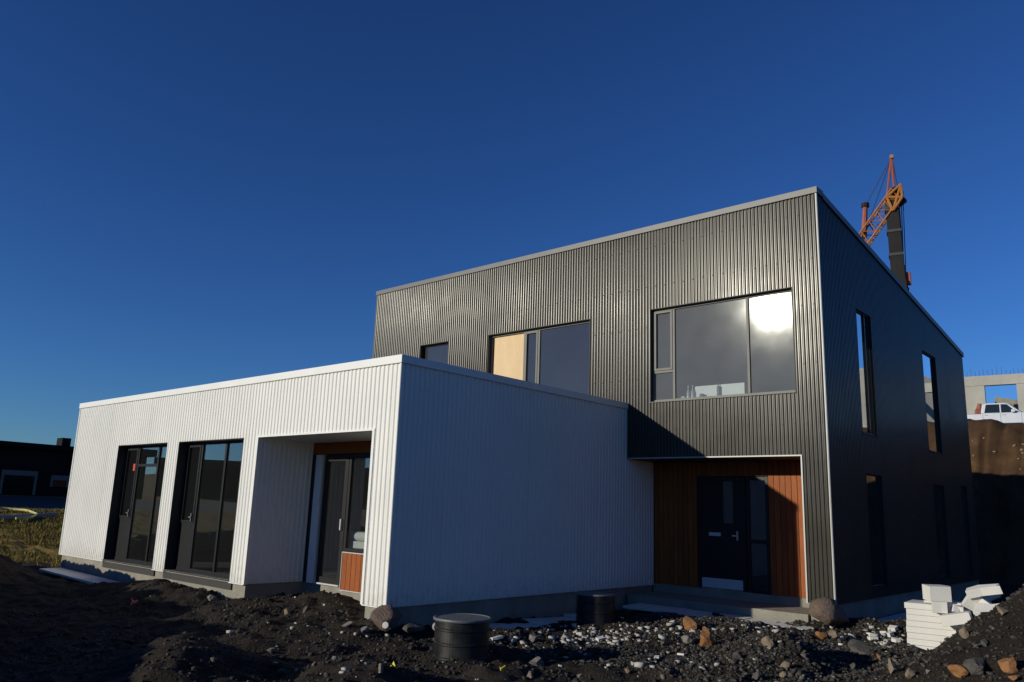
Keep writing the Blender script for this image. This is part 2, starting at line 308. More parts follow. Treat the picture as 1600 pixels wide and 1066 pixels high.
def axis(a, b, step, lo, hi):
    mid = np.arange(a, b+1e-6, step); out = []; s = step; v = b
    while v < hi: s = min(s*1.16, 0.3 if v < b+20 else 20); v += s; out.append(v)
    lo_ = []; s = step; v = a
    while v > lo: s = min(s*1.16, 0.3 if v > a-20 else 20); v -= s; lo_.append(v)
    return np.array(lo_[::-1]+list(mid)+out)
def make_ground():
    xs = axis(-13.0, 11.0, 0.055, -900, 900); ys = axis(-8.5, 9.5, 0.055, -900, 900)
    gx, gy = np.meshgrid(xs, ys); z = G(gx, gy)
    nx, ny = len(xs), len(ys); me = bpy.data.meshes.new('ground')
    co = np.stack([gx, gy, z], -1).reshape(-1, 3).astype(np.float32)
    idx = np.arange(nx*ny).reshape(ny, nx)
    q = np.stack([idx[:-1, :-1], idx[:-1, 1:], idx[1:, 1:], idx[1:, :-1]], -1).reshape(-1, 4)
    me.vertices.add(len(co)); me.vertices.foreach_set('co', co.ravel())
    me.loops.add(q.size); me.loops.foreach_set('vertex_index', q.ravel().astype(np.int32))
    me.polygons.add(len(q)); me.polygons.foreach_set('loop_start', np.arange(0, q.size, 4, dtype=np.int32)); me.polygons.foreach_set('loop_total', np.full(len(q), 4, dtype=np.int32))
    me.update(); me.validate()
    me.polygons.foreach_set('use_smooth', [True]*len(q))
    o = bpy.data.objects.new('ground', me); COL.objects.link(o); o['kind'] = 'structure'
    # soil: black volcanic earth, brown in the cut bank, rough grass beyond the plot
    m = bpy.data.materials.new('soil'); m.use_nodes = True; t = m.node_tree; b = t.nodes['Principled BSDF']
    b.inputs['Roughness'].default_value = 0.95; b.inputs['Specular IOR Level'].default_value = 0.25
    tc = nd(t, 'ShaderNodeTexCoord'); P = tc.outputs['Object']; sp = nd(t, 'ShaderNodeSeparateXYZ'); t.links.new(P, sp.inputs[0])
    def noise(sc, det=6):
        n = nd(t, 'ShaderNodeTexNoise'); n.inputs['Scale'].default_value = sc; n.inputs['Detail'].default_value = det; n.inputs['Roughness'].default_value = 0.62
        t.links.new(P, n.inputs['Vector']); return n.outputs['Fac']
    def ramp(f, els):
        r = nd(t, 'ShaderNodeValToRGB')
        while len(r.color_ramp.elements) < len(els): r.color_ramp.elements.new(0.5)
        for e, (p, c) in zip(r.color_ramp.elements, els): e.position = p; e.color = (*c, 1)
        t.links.new(f, r.inputs['Fac']); return r.outputs['Color']
    def mix(f, a, b2, bl='MIX'):
        n = nd(t, 'ShaderNodeMix', data_type='RGBA', blend_type=bl)
        if isinstance(f, float): n.inputs['Factor'].default_value = f
        else: t.links.new(f, n.inputs['Factor'])
        t.links.new(a, n.inputs['A']); t.links.new(b2, n.inputs['B']); return n.outputs['Result']
    def mrange(v, a, b2):
        n = nd(t, 'ShaderNodeMapRange'); n.inputs['From Min'].default_value = a; n.inputs['From Max'].default_value = b2
        t.links.new(v, n.inputs['Value']); return n.outputs[0]
    soil = ramp(noise(1.3), [(0.3, (0.013, 0.0095, 0.0070)), (0.55, (0.024, 0.0178, 0.0130)), (0.75, (0.042, 0.031, 0.0225))])
    speck = ramp(noise(38, 4), [(0.40, (0.55, 0.55, 0.55)), (0.56, (1.0, 1.0, 1.0)), (0.70, (2.1, 2.0, 1.85))])
    soil = mix(1.0, soil, speck, 'MULTIPLY')
    grass = ramp(noise(2.4), [(0.3, (0.07, 0.062, 0.012)), (0.5, (0.20, 0.15, 0.03)), (0.68, (0.30, 0.18, 0.045))])
    bank = ramp(noise(1.1), [(0.3, (0.036, 0.020, 0.010)), (0.6, (0.080, 0.043, 0.020)), (0.8, (0.15, 0.09, 0.045))])
    na = nd(t, 'ShaderNodeMath', operation='MULTIPLY_ADD'); na.inputs[1].default_value = 5.0; t.links.new(noise(0.6, 4), na.inputs[0]); t.links.new(sp.outputs['X'], na.inputs[2])
    c = mix(mrange(na.outputs[0], -13.2, -14.6), soil, grass)
    nb = nd(t, 'ShaderNodeMath', operation='MULTIPLY_ADD'); nb.inputs[1].default_value = 3.0; t.links.new(noise(0.8, 4), nb.inputs[0]); t.links.new(sp.outputs['Y'], nb.inputs[2])
    mb_ = nd(t, 'ShaderNodeMath', operation='MULTIPLY'); t.links.new(mrange(nb.outputs[0], 23.5, 25.5), mb_.inputs[0]); t.links.new(mrange(sp.outputs['X'], -20, -16), mb_.inputs[1])
    c = mix(mb_.outputs[0], c, bank)
    nc = nd(t, 'ShaderNodeMath', operation='MULTIPLY_ADD'); nc.inputs[1].default_value = -8.0; t.links.new(noise(0.4, 4), nc.inputs[0]); t.links.new(sp.outputs['Y'], nc.inputs[2])
    c = mix(mrange(nc.outputs[0], -19, -24), c, grass)
    t.links.new(c, b.inputs['Base Color'])
    bp = nd(t, 'ShaderNodeBump'); bp.inputs['Strength'].default_value = 0.9; bp.inputs['Distance'].default_value = 0.03
    t.links.new(noise(22, 6), bp.inputs['Height']); t.links.new(bp.outputs[0], b.inputs['Normal'])
    me.materials.append(m)
make_ground()

# ------------------------------------------------------------------ the house
D = 6.35; WH = 3.8; XL = -12.76
GX0, GX1, GH, GB, D2 = -8.84, 4.227, 7.69, 17.07, 7.41
ENT0, ENT1, ENTZ = 0.0, 3.735, 2.612
house = tag(empty('house'), 'new house with white corrugated wing and taller dark grey corrugated block', 'house')
def gside(y): return GH-(y-D)*(GH-6.28)/(GB-D)

def sheets(parent, o, U, N, u0, u1, z0, ztop, pitch, depth, flat, m, per, openings=(), crown=0.0):
    """vertical ribbed metal sheets on the plane o + U*u + Z*z, N outward; grooves go `depth` behind; openings (u0,u1,z0,z1)"""
    o = Vector(o); fl = flat
    prof = [(0, 0), (fl, 0), (fl+(1-fl)*0.28, 1), (fl+(1-fl)*0.72, 1), (1, 0)]
    if crown: prof = [(fl*j/10, crown*(2*j/10-1)**2) for j in range(11)]+[(fl+(1-fl)*0.28, 1), (fl+(1-fl)*0.72, 1), (1, crown)]
    sw = pitch*per; k = 0; u = u0
    zt = ztop if callable(ztop) else (lambda q: ztop)
    while u < u1-1e-4:
        ue = min(u+sw, u1); brk = []
        n = int(math.ceil((ue-u)/pitch-1e-6))
        for r in range(n):
            for (a, dd) in prof[:-1]: brk.append((u+(r+a)*pitch, dd))
        brk.append((u+n*pitch, crown))
        us = [b[0] for b in brk]; ds = [b[1] for b in brk]
        cut = sorted(set([q for q in us if q <= ue+1e-6]+[e for op in openings for e in op[:2] if u < e < ue]+[ue]))
        comps = []; prev = []; lift = 0.0015*(k % 2)
        for a, b in zip(cut[:-1], cut[1:]):
            if b-a < 1e-5: continue
            da, db = np.interp(a, us, ds)*depth, np.interp(b, us, ds)*depth; mid = (a+b)/2
            segs = [(z0, None)]; cur = []
            for (p, q, r0, r1) in openings:
                if p < mid < q:
                    new = []
                    for (s0, s1) in segs:
                        e1 = 99 if s1 is None else s1
                        if r1 <= s0 or r0 >= e1: new.append((s0, s1)); continue
                        if r0 > s0: new.append((s0, r0))
                        if r1 < e1: new.append((r1, s1))
                    segs = new
            for (s0, s1) in segs:
                ta, tb = (zt(a), zt(b)) if s1 is None else (s1, s1)
                if ta-s0 < 1e-3: continue
                A = o+U*a-N*(da-lift); B = o+U*b-N*(db-lift)
                touch = [c for (q0, q1, c) in prev if q0 < ta and s0 < q1]
                if touch:
                    root_ = touch[0]
                    for c in touch[1:]:
                        if c is root_: continue
                        n0 = len(root_.v); root_.v += c.v; root_.f += [tuple(i+n0 for i in f_) for f_ in c.f]; comps.remove(c)
                        prev = [(q0, q1, root_ if cc is c else cc) for (q0, q1, cc) in prev]; cur = [(q0, q1, root_ if cc is c else cc) for (q0, q1, cc) in cur]
                else: root_ = MB(); comps.append(root_)
                root_.quad(A+Z*s0, B+Z*s0, B+Z*tb, A+Z*ta); cur.append((s0, ta, root_))
            prev = cur
        for c in comps: c.build('cladding_sheet', m, parent)
        u = ue; k += 1
def wall_boxes(mb, o, U, N, u0, u1, z0, z1, n0, n1, openings=()):
    """solid wall of boxes round its openings, from n0 to n1 along -N"""
    us = sorted(set([u0, u1]+[e for p in openings for e in p[:2]])); zs = sorted(set([z0, z1]+[e for p in openings for e in p[2:]]))
    us = [q for q in us if u0 <= q <= u1]; zs = [q for q in zs if z0 <= q <= z1]
    for a, b in zip(us[:-1], us[1:]):
        run = None
        for c, d in zip(zs[:-1], zs[1:]):
            if any(p[0] < (a+b)/2 < p[1] and p[2] < (c+d)/2 < p[3] for p in openings):
                if run: mb.obox(o, U, Z, -N, (a, b), run, (n0, n1)); run = None
            else: run = (run[0], d) if run else (c, d)
        if run: mb.obox(o, U, Z, -N, (a, b), run, (n0, n1))
    return mb

# window openings (u0,u1,z0,z1)
W1 = (-10.10, -7.60, 0.03, 2.64); W2 = (-7.08, -4.48, 0.03, 2.64); PO = (-3.97, -0.57, -1.0, 2.635)
G1 = (-6.79, -5.67, 4.45, 5.82); G2 = (-4.22, -1.02, 3.79, 5.81); G3 = (0.56, 3.69, 3.79, 5.80)
EN = (-0.2, ENT1, -1.0, ENTZ)
S1 = (8.24, 9.15, 3.19, 5.72); S2 = (12.90, 14.10, 3.19, 5.66); S3 = (8.30, 9.25, 0.25, 2.42); S4 = (13.0, 14.0, 0.25, 2.42); S5 = (15.6, 16.3, 0.25, 2.5)

# --- white wing walls
wf = wall_boxes(MB(), (0, 0, 0), X, -Y, XL+0.03, -0.03, 0.004, WH-0.14, 0.024, 0.26, (W1, W2, PO)).build('white_front_wall', 'backing', house); wf['label'] = 'white corrugated front wall with tall windows and porch'
sheets(wf, (0, 0, 0), X, -Y, XL, 0.0, 0.0, WH-0.13, 0.105, 0.016, 0.42, 'white', 10, (W1, W2, PO))
wsd = wall_boxes(MB(), (0, 0, 0), Y, X, 0.27, D2-0.02, 0.004, WH-0.14, 0.024, 0.26).build('white_side_wall', 'backing', house); wsd['label'] = 'white corrugated side wall in shade'
sheets(wsd, (0, 0, 0), Y, X, 0.0, D2, 0.0, lambda u: WH-0.13 if u < D else ENTZ+0.02, 0.105, 0.016, 0.42, 'white', 10)
wl = MB().box((XL, XL+0.25), (0.03, D2), (0.004, WH-0.14)).build('white_rear_wall', 'white', house)
# corner trims and caps
MB().box((-0.035, 0.008), (-0.012, 0.0), (-0.005, WH-0.128)).box((0.0, 0.012), (-0.012, 0.035), (-0.005, WH-0.128)).build('corner_trim', 'white_trim', house)
MB().box((XL-0.012, XL+0.03), (-0.012, -0.002), (-0.005, WH-0.128)).build('corner_trim', 'white_trim', house)
cp = MB(); cp.box((XL-0.025, 0.028), (-0.03, 0.26), (WH-0.13, WH)); cp.box((-0.26, 0.028), (0.262, D-0.004), (WH-0.13, WH-0.0015)); cp.box((XL-0.025, XL+0.25), (0.262, D-0.004), (WH-0.13, WH-0.0015))
cp.build('parapet_cap', 'white_trim', house, bevel=0.004)
MB().box((XL+0.25, -0.26), (0.26, D), (WH-0.42, WH-0.3)).build('roof', 'roof', house)
for a_, b_ in ((XL, W1[0]), (W1[1], W2[0]), (W2[1], PO[0]), (PO[1], 0.012)): MB().box((a_, b_), (-0.014, 0.03), (-0.016, -0.002)).build('drip_edge', 'white_trim', house)
# porch edge trims
pt = MB(); pt.box((PO[0]-0.03, PO[0]+0.026), (-0.014, 0.05), (-0.002, PO[3]+0.004)); pt.box((PO[1]-0.026, PO[1]+0.03), (-0.014, 0.05), (-0.002, PO[3]+0.004)); pt.box((PO[0]-0.03, PO[1]+0.03), (-0.0135, 0.05), (PO[3]-0.004, PO[3]+0.028))
pt.build('porch_trim', 'white_trim', house)
# porch: ribbed side walls, soffit, back wall
PY = 1.22
pw = MB().box((PO[0]-0.24, PO[0]-0.024), (0.27, PY+0.1), (0.0, 2.7)).build('porch_wall', 'backing', house)
sheets(pw, (PO[0]+0.023, 0, 0), Y, X, 0.05, PY, 0.0, PO[3], 0.105, 0.016, 0.42, 'white', 12)
pw2 = MB().box((PO[1]+0.024, -0.27), (0.27, PY+0.1), (0.0, 2.7)).build('porch_wall', 'backing', house)
sheets(pw2, (PO[1]-0.023, PY, 0), -Y, -X, 0.0, PY-0.05, 0.0, PO[3], 0.105, 0.016, 0.42, 'white', 12)
MB().box((PO[0]-0.02, PO[1]+0.02), (0.05, PY+0.02), (PO[3]-0.012, PO[3]+0.05)).build('soffit', 'white_trim', house)

# --- concrete base below the cladding
pl = MB(); pl.box((XL+0.06, PO[0]-0.02), (0.05, 0.5), (-1.2, -0.004)); pl.box((PO[1]+0.02, -0.05), (0.05, 0.5), (-1.2, -0.004)); pl.box((-0.5, -0.048), (0.5, D2), (-1.2, -0.005)); pl.box((XL+0.06, XL+0.4), (0.5, D2), (-1.2, -0.005))
pl.box((PO[0]-0.3, PO[1]+0.3), (PY+0.035, PY+0.3), (-1.2, -0.002)); pl.box((PO[0]-0.3, PO[0]-0.02), (0.5, PY+0.3), (-1.2, -0.006)); pl.box((PO[1]+0.02, -0.5), (0.5, PY+0.3), (-1.2, -0.0065))
pl.box((ENT1+0.03, GX1-0.05), (D+0.05, D2+0.1), (-1.2, 0.06)); pl.box((-0.04, ENT1+0.03), (D2+0.02, D2+0.3), (-1.2, 0.05)); pl.box((GX1-0.35, GX1-0.055), (D2+0.1, GB), (-1.2, 0.059))
pl.build('plinth', 'concrete', house)
for q in (W1, W2): MB().box((q[0]-0.05, q[1]+0.05), (0.02, 0.048), (-0.14, -0.018)).build('membrane_strip', 'reveal', house)
MB().box((0.03, ENT1+0.02), (D-0.02, D2+0.015), (-0.5, -0.13)).build('entrance_step', 'concrete', house, bevel=0.01)

# --- grey block walls
gf = wall_boxes(MB(), (0, D, 0), X, -Y, GX0+0.03, GX1-0.03, 0.08, GH-0.14, 0.026, 0.27, (G1, G2, G3, (-20, ENT1, -1, 2.612))).build('grey_front_wall', 'backing', house); gf['label'] = 'dark grey corrugated front wall with three windows'
sheets(gf, (0, D, 0), X, -Y, GX0, GX1, 0.072, GH-0.12, 0.0755, 0.021, 0.60, 'grey', 13, (G1, G2, G3, (-20, ENT1, -1, 2.612)), 0.17)
gs = MB()
ops = (S1, S2, S3, S4, S5)
wall_boxes(gs, (GX1, 0, 0), Y, X, D+0.28, GB-0.02, 0.08, 6.1, 0.026, 0.27, ops)
gs.prism([(D+0.28, 6.1), (GB-0.02, 6.1), (GB-0.02, 6.14), (D+0.28, gside(D)-0.16)], (GX1, 0, 0), Y, Z, -X, (0.026, 0.27))
gs = gs.build('grey_side_wall', 'backing', house); gs['label'] = 'dark grey corrugated side wall in shade'
sheets(gs, (GX1, 0, 0), Y, X, D, GB, 0.072, lambda u: gside(u)-0.11, 0.0755, 0.021, 0.60, 'grey', 13, ops, 0.17)
MB().box((GX0, GX0+0.25), (D+0.03, GB), (2.5, 6.2)).build('grey_far_wall', 'grey', house)
MB().box((GX0+0.25, GX1-0.3), (GB-0.25, GB-0.01), (0.05, 6.1)).build('grey_rear_wall', 'grey', house)
ct = MB(); ct.box((GX1-0.018, GX1+0.006), (D-0.012, D-0.001), (0.06, GH-0.125)); ct.box((GX1, GX1+0.012), (D-0.012, D+0.03), (0.06, GH-0.125)); ct.build('corner_trim', 'trim_light', house)
MB().box((GX0-0.012, GX0+0.03), (D-0.012, D-0.001), (3.0, GH-0.125)).build('corner_trim', 'grey_trim', house)
MB().box((ENT1-0.004, ENT1+0.022), (D-0.014, D+0.06), (0.06, ENTZ+0.004)).box((0.03, ENT1+0.022), (D-0.0135, D+0.06), (ENTZ-0.004, ENTZ+0.02)).build('entrance_trim', 'trim_light', house)
MB().box((ENT1+0.022, GX1+0.012), (D-0.014, D+0.03), (0.055, 0.071)).build('drip_edge', 'cap_grey', house)
cg = MB().box((GX0-0.03, GX1+0.03), (D-0.03, D+0.3), (GH-0.125, GH)); cg.build('parapet_cap', 'cap_grey', house, bevel=0.004)
cs = MB().prism([(D+0.302, gside(D+0.3)-0.12), (GB+0.03, gside(GB)-0.12), (GB+0.03, gside(GB)), (D+0.302, gside(D+0.3))], (0, 0, 0), Y, Z, X, (GX1-0.27, GX1+0.03)); cs.build('parapet_cap', 'cap_grey', house)
MB().prism([(D+0.28, gside(D)-0.4), (GB, gside(GB)-0.36), (GB, gside(GB)-0.2), (D+0.28, gside(D)-0.2)], (0, 0, 0), Y, Z, X, (GX0+0.05, GX1-0.28)).build('roof', 'roof', house)
MB().box((0.0, ENT1+0.02), (D+0.06, D2+0.02), (ENTZ-0.008, ENTZ+0.1)).build('soffit', 'reveal', house)
# downpipe on the far edge
MB().tube([(GX0-0.06, D+0.12, 3.6), (GX0-0.06, D+0.12, 6.9), (GX0-0.06, D+0.2, 7.1)], 0.04, 8).build('downpipe', 'grey_trim', house)

# --- screws on the grey front
sc = MB()
for zr in (3.2, 4.3, 5.4, 6.3, 7.2):
    for i in range(0, 173, 3):
        u = GX0+(i+0.31)*0.0755
        if any(p[0]-0.05 < u < p[1]+0.05 and p[2]-0.05 < zr < p[3]+0.05 for p in (G1, G2, G3)): continue
        zz = zr+random.uniform(-0.012, 0.012)
        sc.obox((u, D, zz), X, Z, -Y, (-0.008, 0.008), (-0.008, 0.008), (0.0, 0.006))
tag(sc.build('screw_heads', 'reveal', house), kind='stuff')

# --- inside of the rooms
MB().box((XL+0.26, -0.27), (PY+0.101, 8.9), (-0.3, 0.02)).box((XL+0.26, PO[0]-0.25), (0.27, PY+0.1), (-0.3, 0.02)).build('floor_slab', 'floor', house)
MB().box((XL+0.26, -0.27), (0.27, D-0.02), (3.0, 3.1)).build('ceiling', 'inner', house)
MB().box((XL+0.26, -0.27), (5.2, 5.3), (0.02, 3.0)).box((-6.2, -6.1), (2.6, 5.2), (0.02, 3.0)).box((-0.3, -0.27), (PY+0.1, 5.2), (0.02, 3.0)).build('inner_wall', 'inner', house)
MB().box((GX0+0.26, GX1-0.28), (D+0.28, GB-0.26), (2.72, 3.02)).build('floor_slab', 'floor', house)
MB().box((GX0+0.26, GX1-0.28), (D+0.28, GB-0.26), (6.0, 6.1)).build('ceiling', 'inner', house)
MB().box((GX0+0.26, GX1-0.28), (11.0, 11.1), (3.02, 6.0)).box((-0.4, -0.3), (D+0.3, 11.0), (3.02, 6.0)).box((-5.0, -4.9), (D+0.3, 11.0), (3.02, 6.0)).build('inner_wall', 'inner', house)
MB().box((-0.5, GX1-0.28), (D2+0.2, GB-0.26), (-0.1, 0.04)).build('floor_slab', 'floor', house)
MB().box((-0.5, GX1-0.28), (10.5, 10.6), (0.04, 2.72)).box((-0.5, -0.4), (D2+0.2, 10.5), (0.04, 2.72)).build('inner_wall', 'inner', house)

# --- windows
def window(o, U, N, op, depth, vert, fm, gm, fw=0.055, cells=None, reveal='reveal', sill='frame_grey', label=None):
    """frame mesh with mullion, pane, sash and reveal sub-parts; vert = mullion positions; cells[i] = dict(trans=[z..], sash=[..], skip=[..])"""
    u0, u1, z0, z1 = op; o = Vector(o); I = -N
    fr = MB(); a, b = depth, depth+0.07
    fr.obox(o, U, Z, I, (u0+.003, u0+fw), (z0+.003, z1-.003), (a, b)).obox(o, U, Z, I, (u1-fw, u1-.003), (z0+.003, z1-.003), (a, b))
    fr.obox(o, U, Z, I, (u0+fw, u1-fw), (z1-fw, z1-.003), (a, b)).obox(o, U, Z, I, (u0+fw, u1-fw), (z0+.003, z0+fw), (a, b))
    wnd = fr.build('window', fm, house, bevel=0.004)
    if label: wnd['label'] = label
    rv = MB(); t = 0.012
    rv.obox(o, U, Z, I, (u0-.002, u0+t), (z0, z1), (0.0, depth-.002)).obox(o, U, Z, I, (u1-t, u1+.002), (z0, z1), (0.0, depth-.002)).obox(o, U, Z, I, (u0+t, u1-t), (z1-t, z1+.002), (0.0, depth-.002))
    rv.build('reveal', reveal, wnd)
    MB().obox(o, U, Z, I, (u0-.01, u1+.01), (z0-.018, z0-.002), (-0.02, depth+0.03)).build('sill', sill, wnd)
    edges = [u0]+list(vert)+[u1]
    for m in vert: MB().obox(o, U, Z, I, (m-fw/2, m+fw/2), (z0+fw, z1-fw), (a+.002, b-.002)).build('mullion', fm, wnd, bevel=0.003)
    for i, (p, q) in enumerate(zip(edges[:-1], edges[1:])):
        c = (cells or {}).get(i, {}); zz = [z0]+c.get('trans', [])+[z1]
        pl_ = p+(fw if i == 0 else fw/2); ql = q-(fw if i == len(edges)-2 else fw/2)
        for m in c.get('trans', []): MB().obox(o, U, Z, I, (pl_, ql), (m-fw/2, m+fw/2), (a+.004, b-.004)).build('transom', fm, wnd, bevel=0.003)
        for j, (r, s) in enumerate(zip(zz[:-1], zz[1:])):
            rl = r+(fw if j == 0 else fw/2); s_ = s-(fw if j == len(zz)-2 else fw/2)
            if j in c.get('skip', []): continue
            par = wnd; g = 0.0
            if j in c.get('sash', []):
                k = c.get('sw', 0.05); sh = MB()
                for (aa, bb, cc, dd) in ((pl_+.004, pl_+k, rl+.004, s_-.004), (ql-k, ql-.004, rl+.004, s_-.004), (pl_+k, ql-k, s_-k, s_-.004), (pl_+k, ql-k, rl+.004, rl+k)):
                    sh.obox(o, U, Z, I, (aa, bb), (cc, dd), (a-.012, b-.012))
                sh.build('sash', fm, wnd, bevel=0.003); g = k-.004
            if j in c.get('solid', []):
                MB().obox(o, U, Z, I, (pl_+g, ql-g), (rl+g, s_-g), (a+.01, a+.05)).build('panel', fm, wnd); continue
            MB().obox(o, U, Z, I, (pl_+g, ql-g), (rl+g, s_-g), (a+.030, a+.036)).build('pane', gm, wnd)
    return wnd
wA = window((0, 0, 0), X, -Y, W1, 0.21, (-9.42, -8.42), 'frame_dark', 'glass', 0.06, {0: dict(trans=[0.95], sash=[1], solid=[0]), 1: dict(trans=[2.18])}, sill='frame_dark')
wB = window((0, 0, 0), X, -Y, W2, 0.21, (-6.45, -5.48), 'frame_dark', 'glass', 0.06, {0: dict(trans=[0.95], sash=[1], solid=[0])}, sill='frame_dark')
for (u, wn) in ((-9.5, wA), (-6.53, wB)):
    MB().box((u-0.012, u+0.012), (0.165, 0.2), (1.02, 1.18)).box((u-0.07, u+0.01), (0.15, 0.166), (1.09, 1.11)).build('handle', 'frame_grey', wn)
MB().box((-9.70, -9.61), (0.236, 0.2385), (2.06, 2.22)).build('sticker', 'red', wA)
window((0, D, 0), X, -Y, G1, 0.11, (), 'frame_dark', 'glass_film', 0.05)
window((0, D, 0), X, -Y, G2, 0.11, (-3.08, -2.62), 'frame_grey', 'glass_film', 0.055, {0: dict(skip=[0]), 1: dict(sash=[0])})
w3 = window((0, D, 0), X, -Y, G3, 0.10, (1.08, 2.73), 'frame_grey', 'glass_dusty', 0.05, {0: dict(trans=[4.43], sash=[1])}, label='large upper window mirroring the low sun')
for op, v in ((S1, (8.82,)), (S2, ()), (S3, ()), (S4, ()), (S5, ())):
    window((GX1, 0, 0), Y, X, op, 0.035, v, 'frame_dark', 'glass_side', 0.04, sill='frame_dark')

# --- porch back wall: glazed door, side window, wood boards
by = PY
bw = MB(); bw.box((PO[0]-0.02, PO[1]+0.02), (by+0.03, by+0.1), (2.40, 2.62)).box((PO[0]-0.02, -3.80), (by+0.02, by+0.1), (0.0, 2.4)); bw = bw.build('porch_back_wall', 'reveal', house)
def boards(par, u0, u1, z0, z1, y, wd=0.118, m='wood', gap=0.008):
    u = u0
    while u < u1-0.02:
        e = min(u+wd-gap, u1)
        MB().box((u, e), (y+random.uniform(-.0015, .0015), y+0.022), (z0, z1)).build('board', m, par, bevel=0.003); u += wd
boards(bw, PO[0], PO[1], 2.41, 2.618, by, 3.5, gap=0.0)
MB().box((-3.80, -3.60), (by-0.02, by+0.09), (0.0, 2.39)).build('porch_post', 'white_trim', house)
pdo = MB(); x0, x1 = -3.52, -2.78
pdo.box((x0, x0+0.1), (by, by+0.08), (0.02, 2.38)).box((x1-0.1, x1), (by, by+0.08), (0.02, 2.38)).box((x0+0.1, x1-0.1), (by, by+0.08), (2.26, 2.38)).box((x0+0.1, x1-0.1), (by, by+0.08), (0.02, 0.14))
pdo = pdo.build('porch_door', 'frame_dark', house, bevel=0.004)
MB().box((x0+0.1, x1-0.1), (by+0.03, by+0.036), (0.14, 2.26)).build('pane', 'glass', pdo)
MB().box((x0, x1), (by-0.04, by+0.02), (0.005, 0.03)).build('threshold', 'steel', pdo)
MB().box((x1-0.075, x1-0.05), (by-0.05, by-0.002), (1.0, 1.2)).build('handle', 'steel', pdo)
pwn = MB(); x2, x3 = -2.765, PO[1]+0.02
pwn.box((x2, x2+0.07), (by, by+0.08), (0.63, 2.38)).box((x3-0.07, x3), (by, by+0.08), (0.63, 2.38)).box((x2+0.07, x3-0.07), (by, by+0.08), (2.31, 2.38)).box((x2+0.07, x3-0.07), (by, by+0.08), (0.63, 0.69))
pwn = pwn.build('window', 'frame_dark', house, bevel=0.004)
MB().box((x2+0.07, x3-0.07), (by+0.03, by+0.036), (0.69, 2.31)).build('pane', 'glass', pwn)
pbw = MB().box((x2, x3), (by+0.03, by+0.12), (-0.05, 0.62)).build('porch_wood_panel', 'reveal', house)
boards(pbw, x2+0.012, x3, -0.04, 0.605, by, 0.135)
MB().box((x2, x3), (by-0.012, by+0.03), (0.607, 0.622)).box((x2-0.002, x2+0.01), (by-0.012, by+0.03), (-0.05, 0.607)).box((x2, x3), (by-0.012, by+0.03), (-0.056, -0.041)).build('edge_trim', 'steel', pbw)

# --- main entrance
ew = MB().box((-0.02, 1.05), (D2+0.03, D2+0.2), (0.03, 2.62)).box((1.05, 2.62), (D2+0.03, D2+0.2), (2.3, 2.62)).box((2.62, ENT1+0.1), (D2+0.03, D2+0.2), (0.03, 2.62)).build('entrance_wall', 'reveal', house)
boards(ew, 0.01, 1.04, 0.04, 2.60, D2)
boards(ew, 1.05, 2.61, 2.31, 2.60, D2)
boards(ew, 2.625, ENT1+0.02, 0.04, 2.60, D2)
er = MB().box((ENT1+0.025, ENT1+0.06), (D+0.06, D2+0.03), (0.03, 2.6)).build('entrance_side_wall', 'wood', house)
ed = MB().box((1.06, 1.13), (D2+0.02, D2+0.1), (0.03, 2.29)).box((2.03, 2.12), (D2+0.02, D2+0.1), (0.03, 2.29)).box((1.13, 2.03), (D2+0.02, D2+0.1), (2.2, 2.29)).box((1.13, 2.03), (D2+0.04, D2+0.09), (0.05, 1.35)).box((1.13, 1.62), (D2+0.04, D2+0.09), (1.35, 2.2)).box((1.84, 2.03), (D2+0.04, D2+0.09), (1.35, 2.2)).build('entrance_door', 'frame_dark', house, bevel=0.004)
MB().box((1.62, 1.84), (D2+0.05, D2+0.056), (1.35, 2.2)).build('pane', 'glass', ed)
MB().box((1.13, 2.03), (D2+0.025, D2+0.039), (0.06, 0.25)).build('kick_plate', 'steel', ed)
MB().box((1.30, 1.56), (D2+0.03, D2+0.039), (1.09, 1.16)).build('mail_slot', 'steel', ed)
MB().box((1.93, 1.95), (D2-0.01, D2+0.039), (1.02, 1.2)).box((1.84, 1.95), (D2-0.03, D2-0.011), (1.10, 1.125)).build('handle', 'steel', ed)
es = MB().box((2.14, 2.2), (D2+0.02, D2+0.1), (0.03, 2.29)).box((2.55, 2.61), (D2+0.02, D2+0.1), (0.03, 2.29)).box((2.2, 2.55), (D2+0.02, D2+0.1), (2.22, 2.29)).box((2.2, 2.55), (D2+0.02, D2+0.1), (0.03, 0.1)).box((2.2, 2.55), (D2+0.02, D2+0.1), (0.98, 1.06)).build('side_light', 'frame_dark', house, bevel=0.004)
MB().box((2.2, 2.55), (D2+0.05, D2+0.056), (0.1, 0.98)).build('pane', 'glass', es)
MB().box((2.2, 2.55), (D2+0.05, D2+0.056), (1.06, 2.22)).build('pane', 'glass', es)

# ------------------------------------------------------------------ things in and at the windows
tag(MB().box((-4.12, -3.12), (D+0.15, D+0.168), (3.86, 5.74)).build('plywood_sheet', 'ply'), 'pale plywood sheet closing the open part of the upper window', 'plywood')
wb = tag(MB().obox((1.42, D+0.36, 3.80), X, Z, -Y, (0, 1.1), (0.0, 0.30), (0, 0.02)).build('white_board', 'white_trim'), 'low white board leaning inside the large upper window', 'board')
def bottle(x, y, z, h, label):
    b = MB().lathe([(0.001, 0), (0.035, 0), (0.036, 0.02), (0.036, h*0.62), (0.014, h*0.8), (0.013, h), (0.001, h)], 14).build('bottle', 'bottle', None, smooth=True); b.location = (x, y, z)
    c = MB().lathe([(0.001, h+.001), (0.016, h+.001), (0.016, h+0.02), (0.001, h+0.02)], 10).build('cap', 'white_trim', b)
    return tag(b, label, 'bottle', 'bottles on the upper window sill')
MB_sill = MB().box((G3[0], G3[1]), (D+0.175, D+0.6), (3.70, 3.80)).build('window_board', 'white_trim', house)
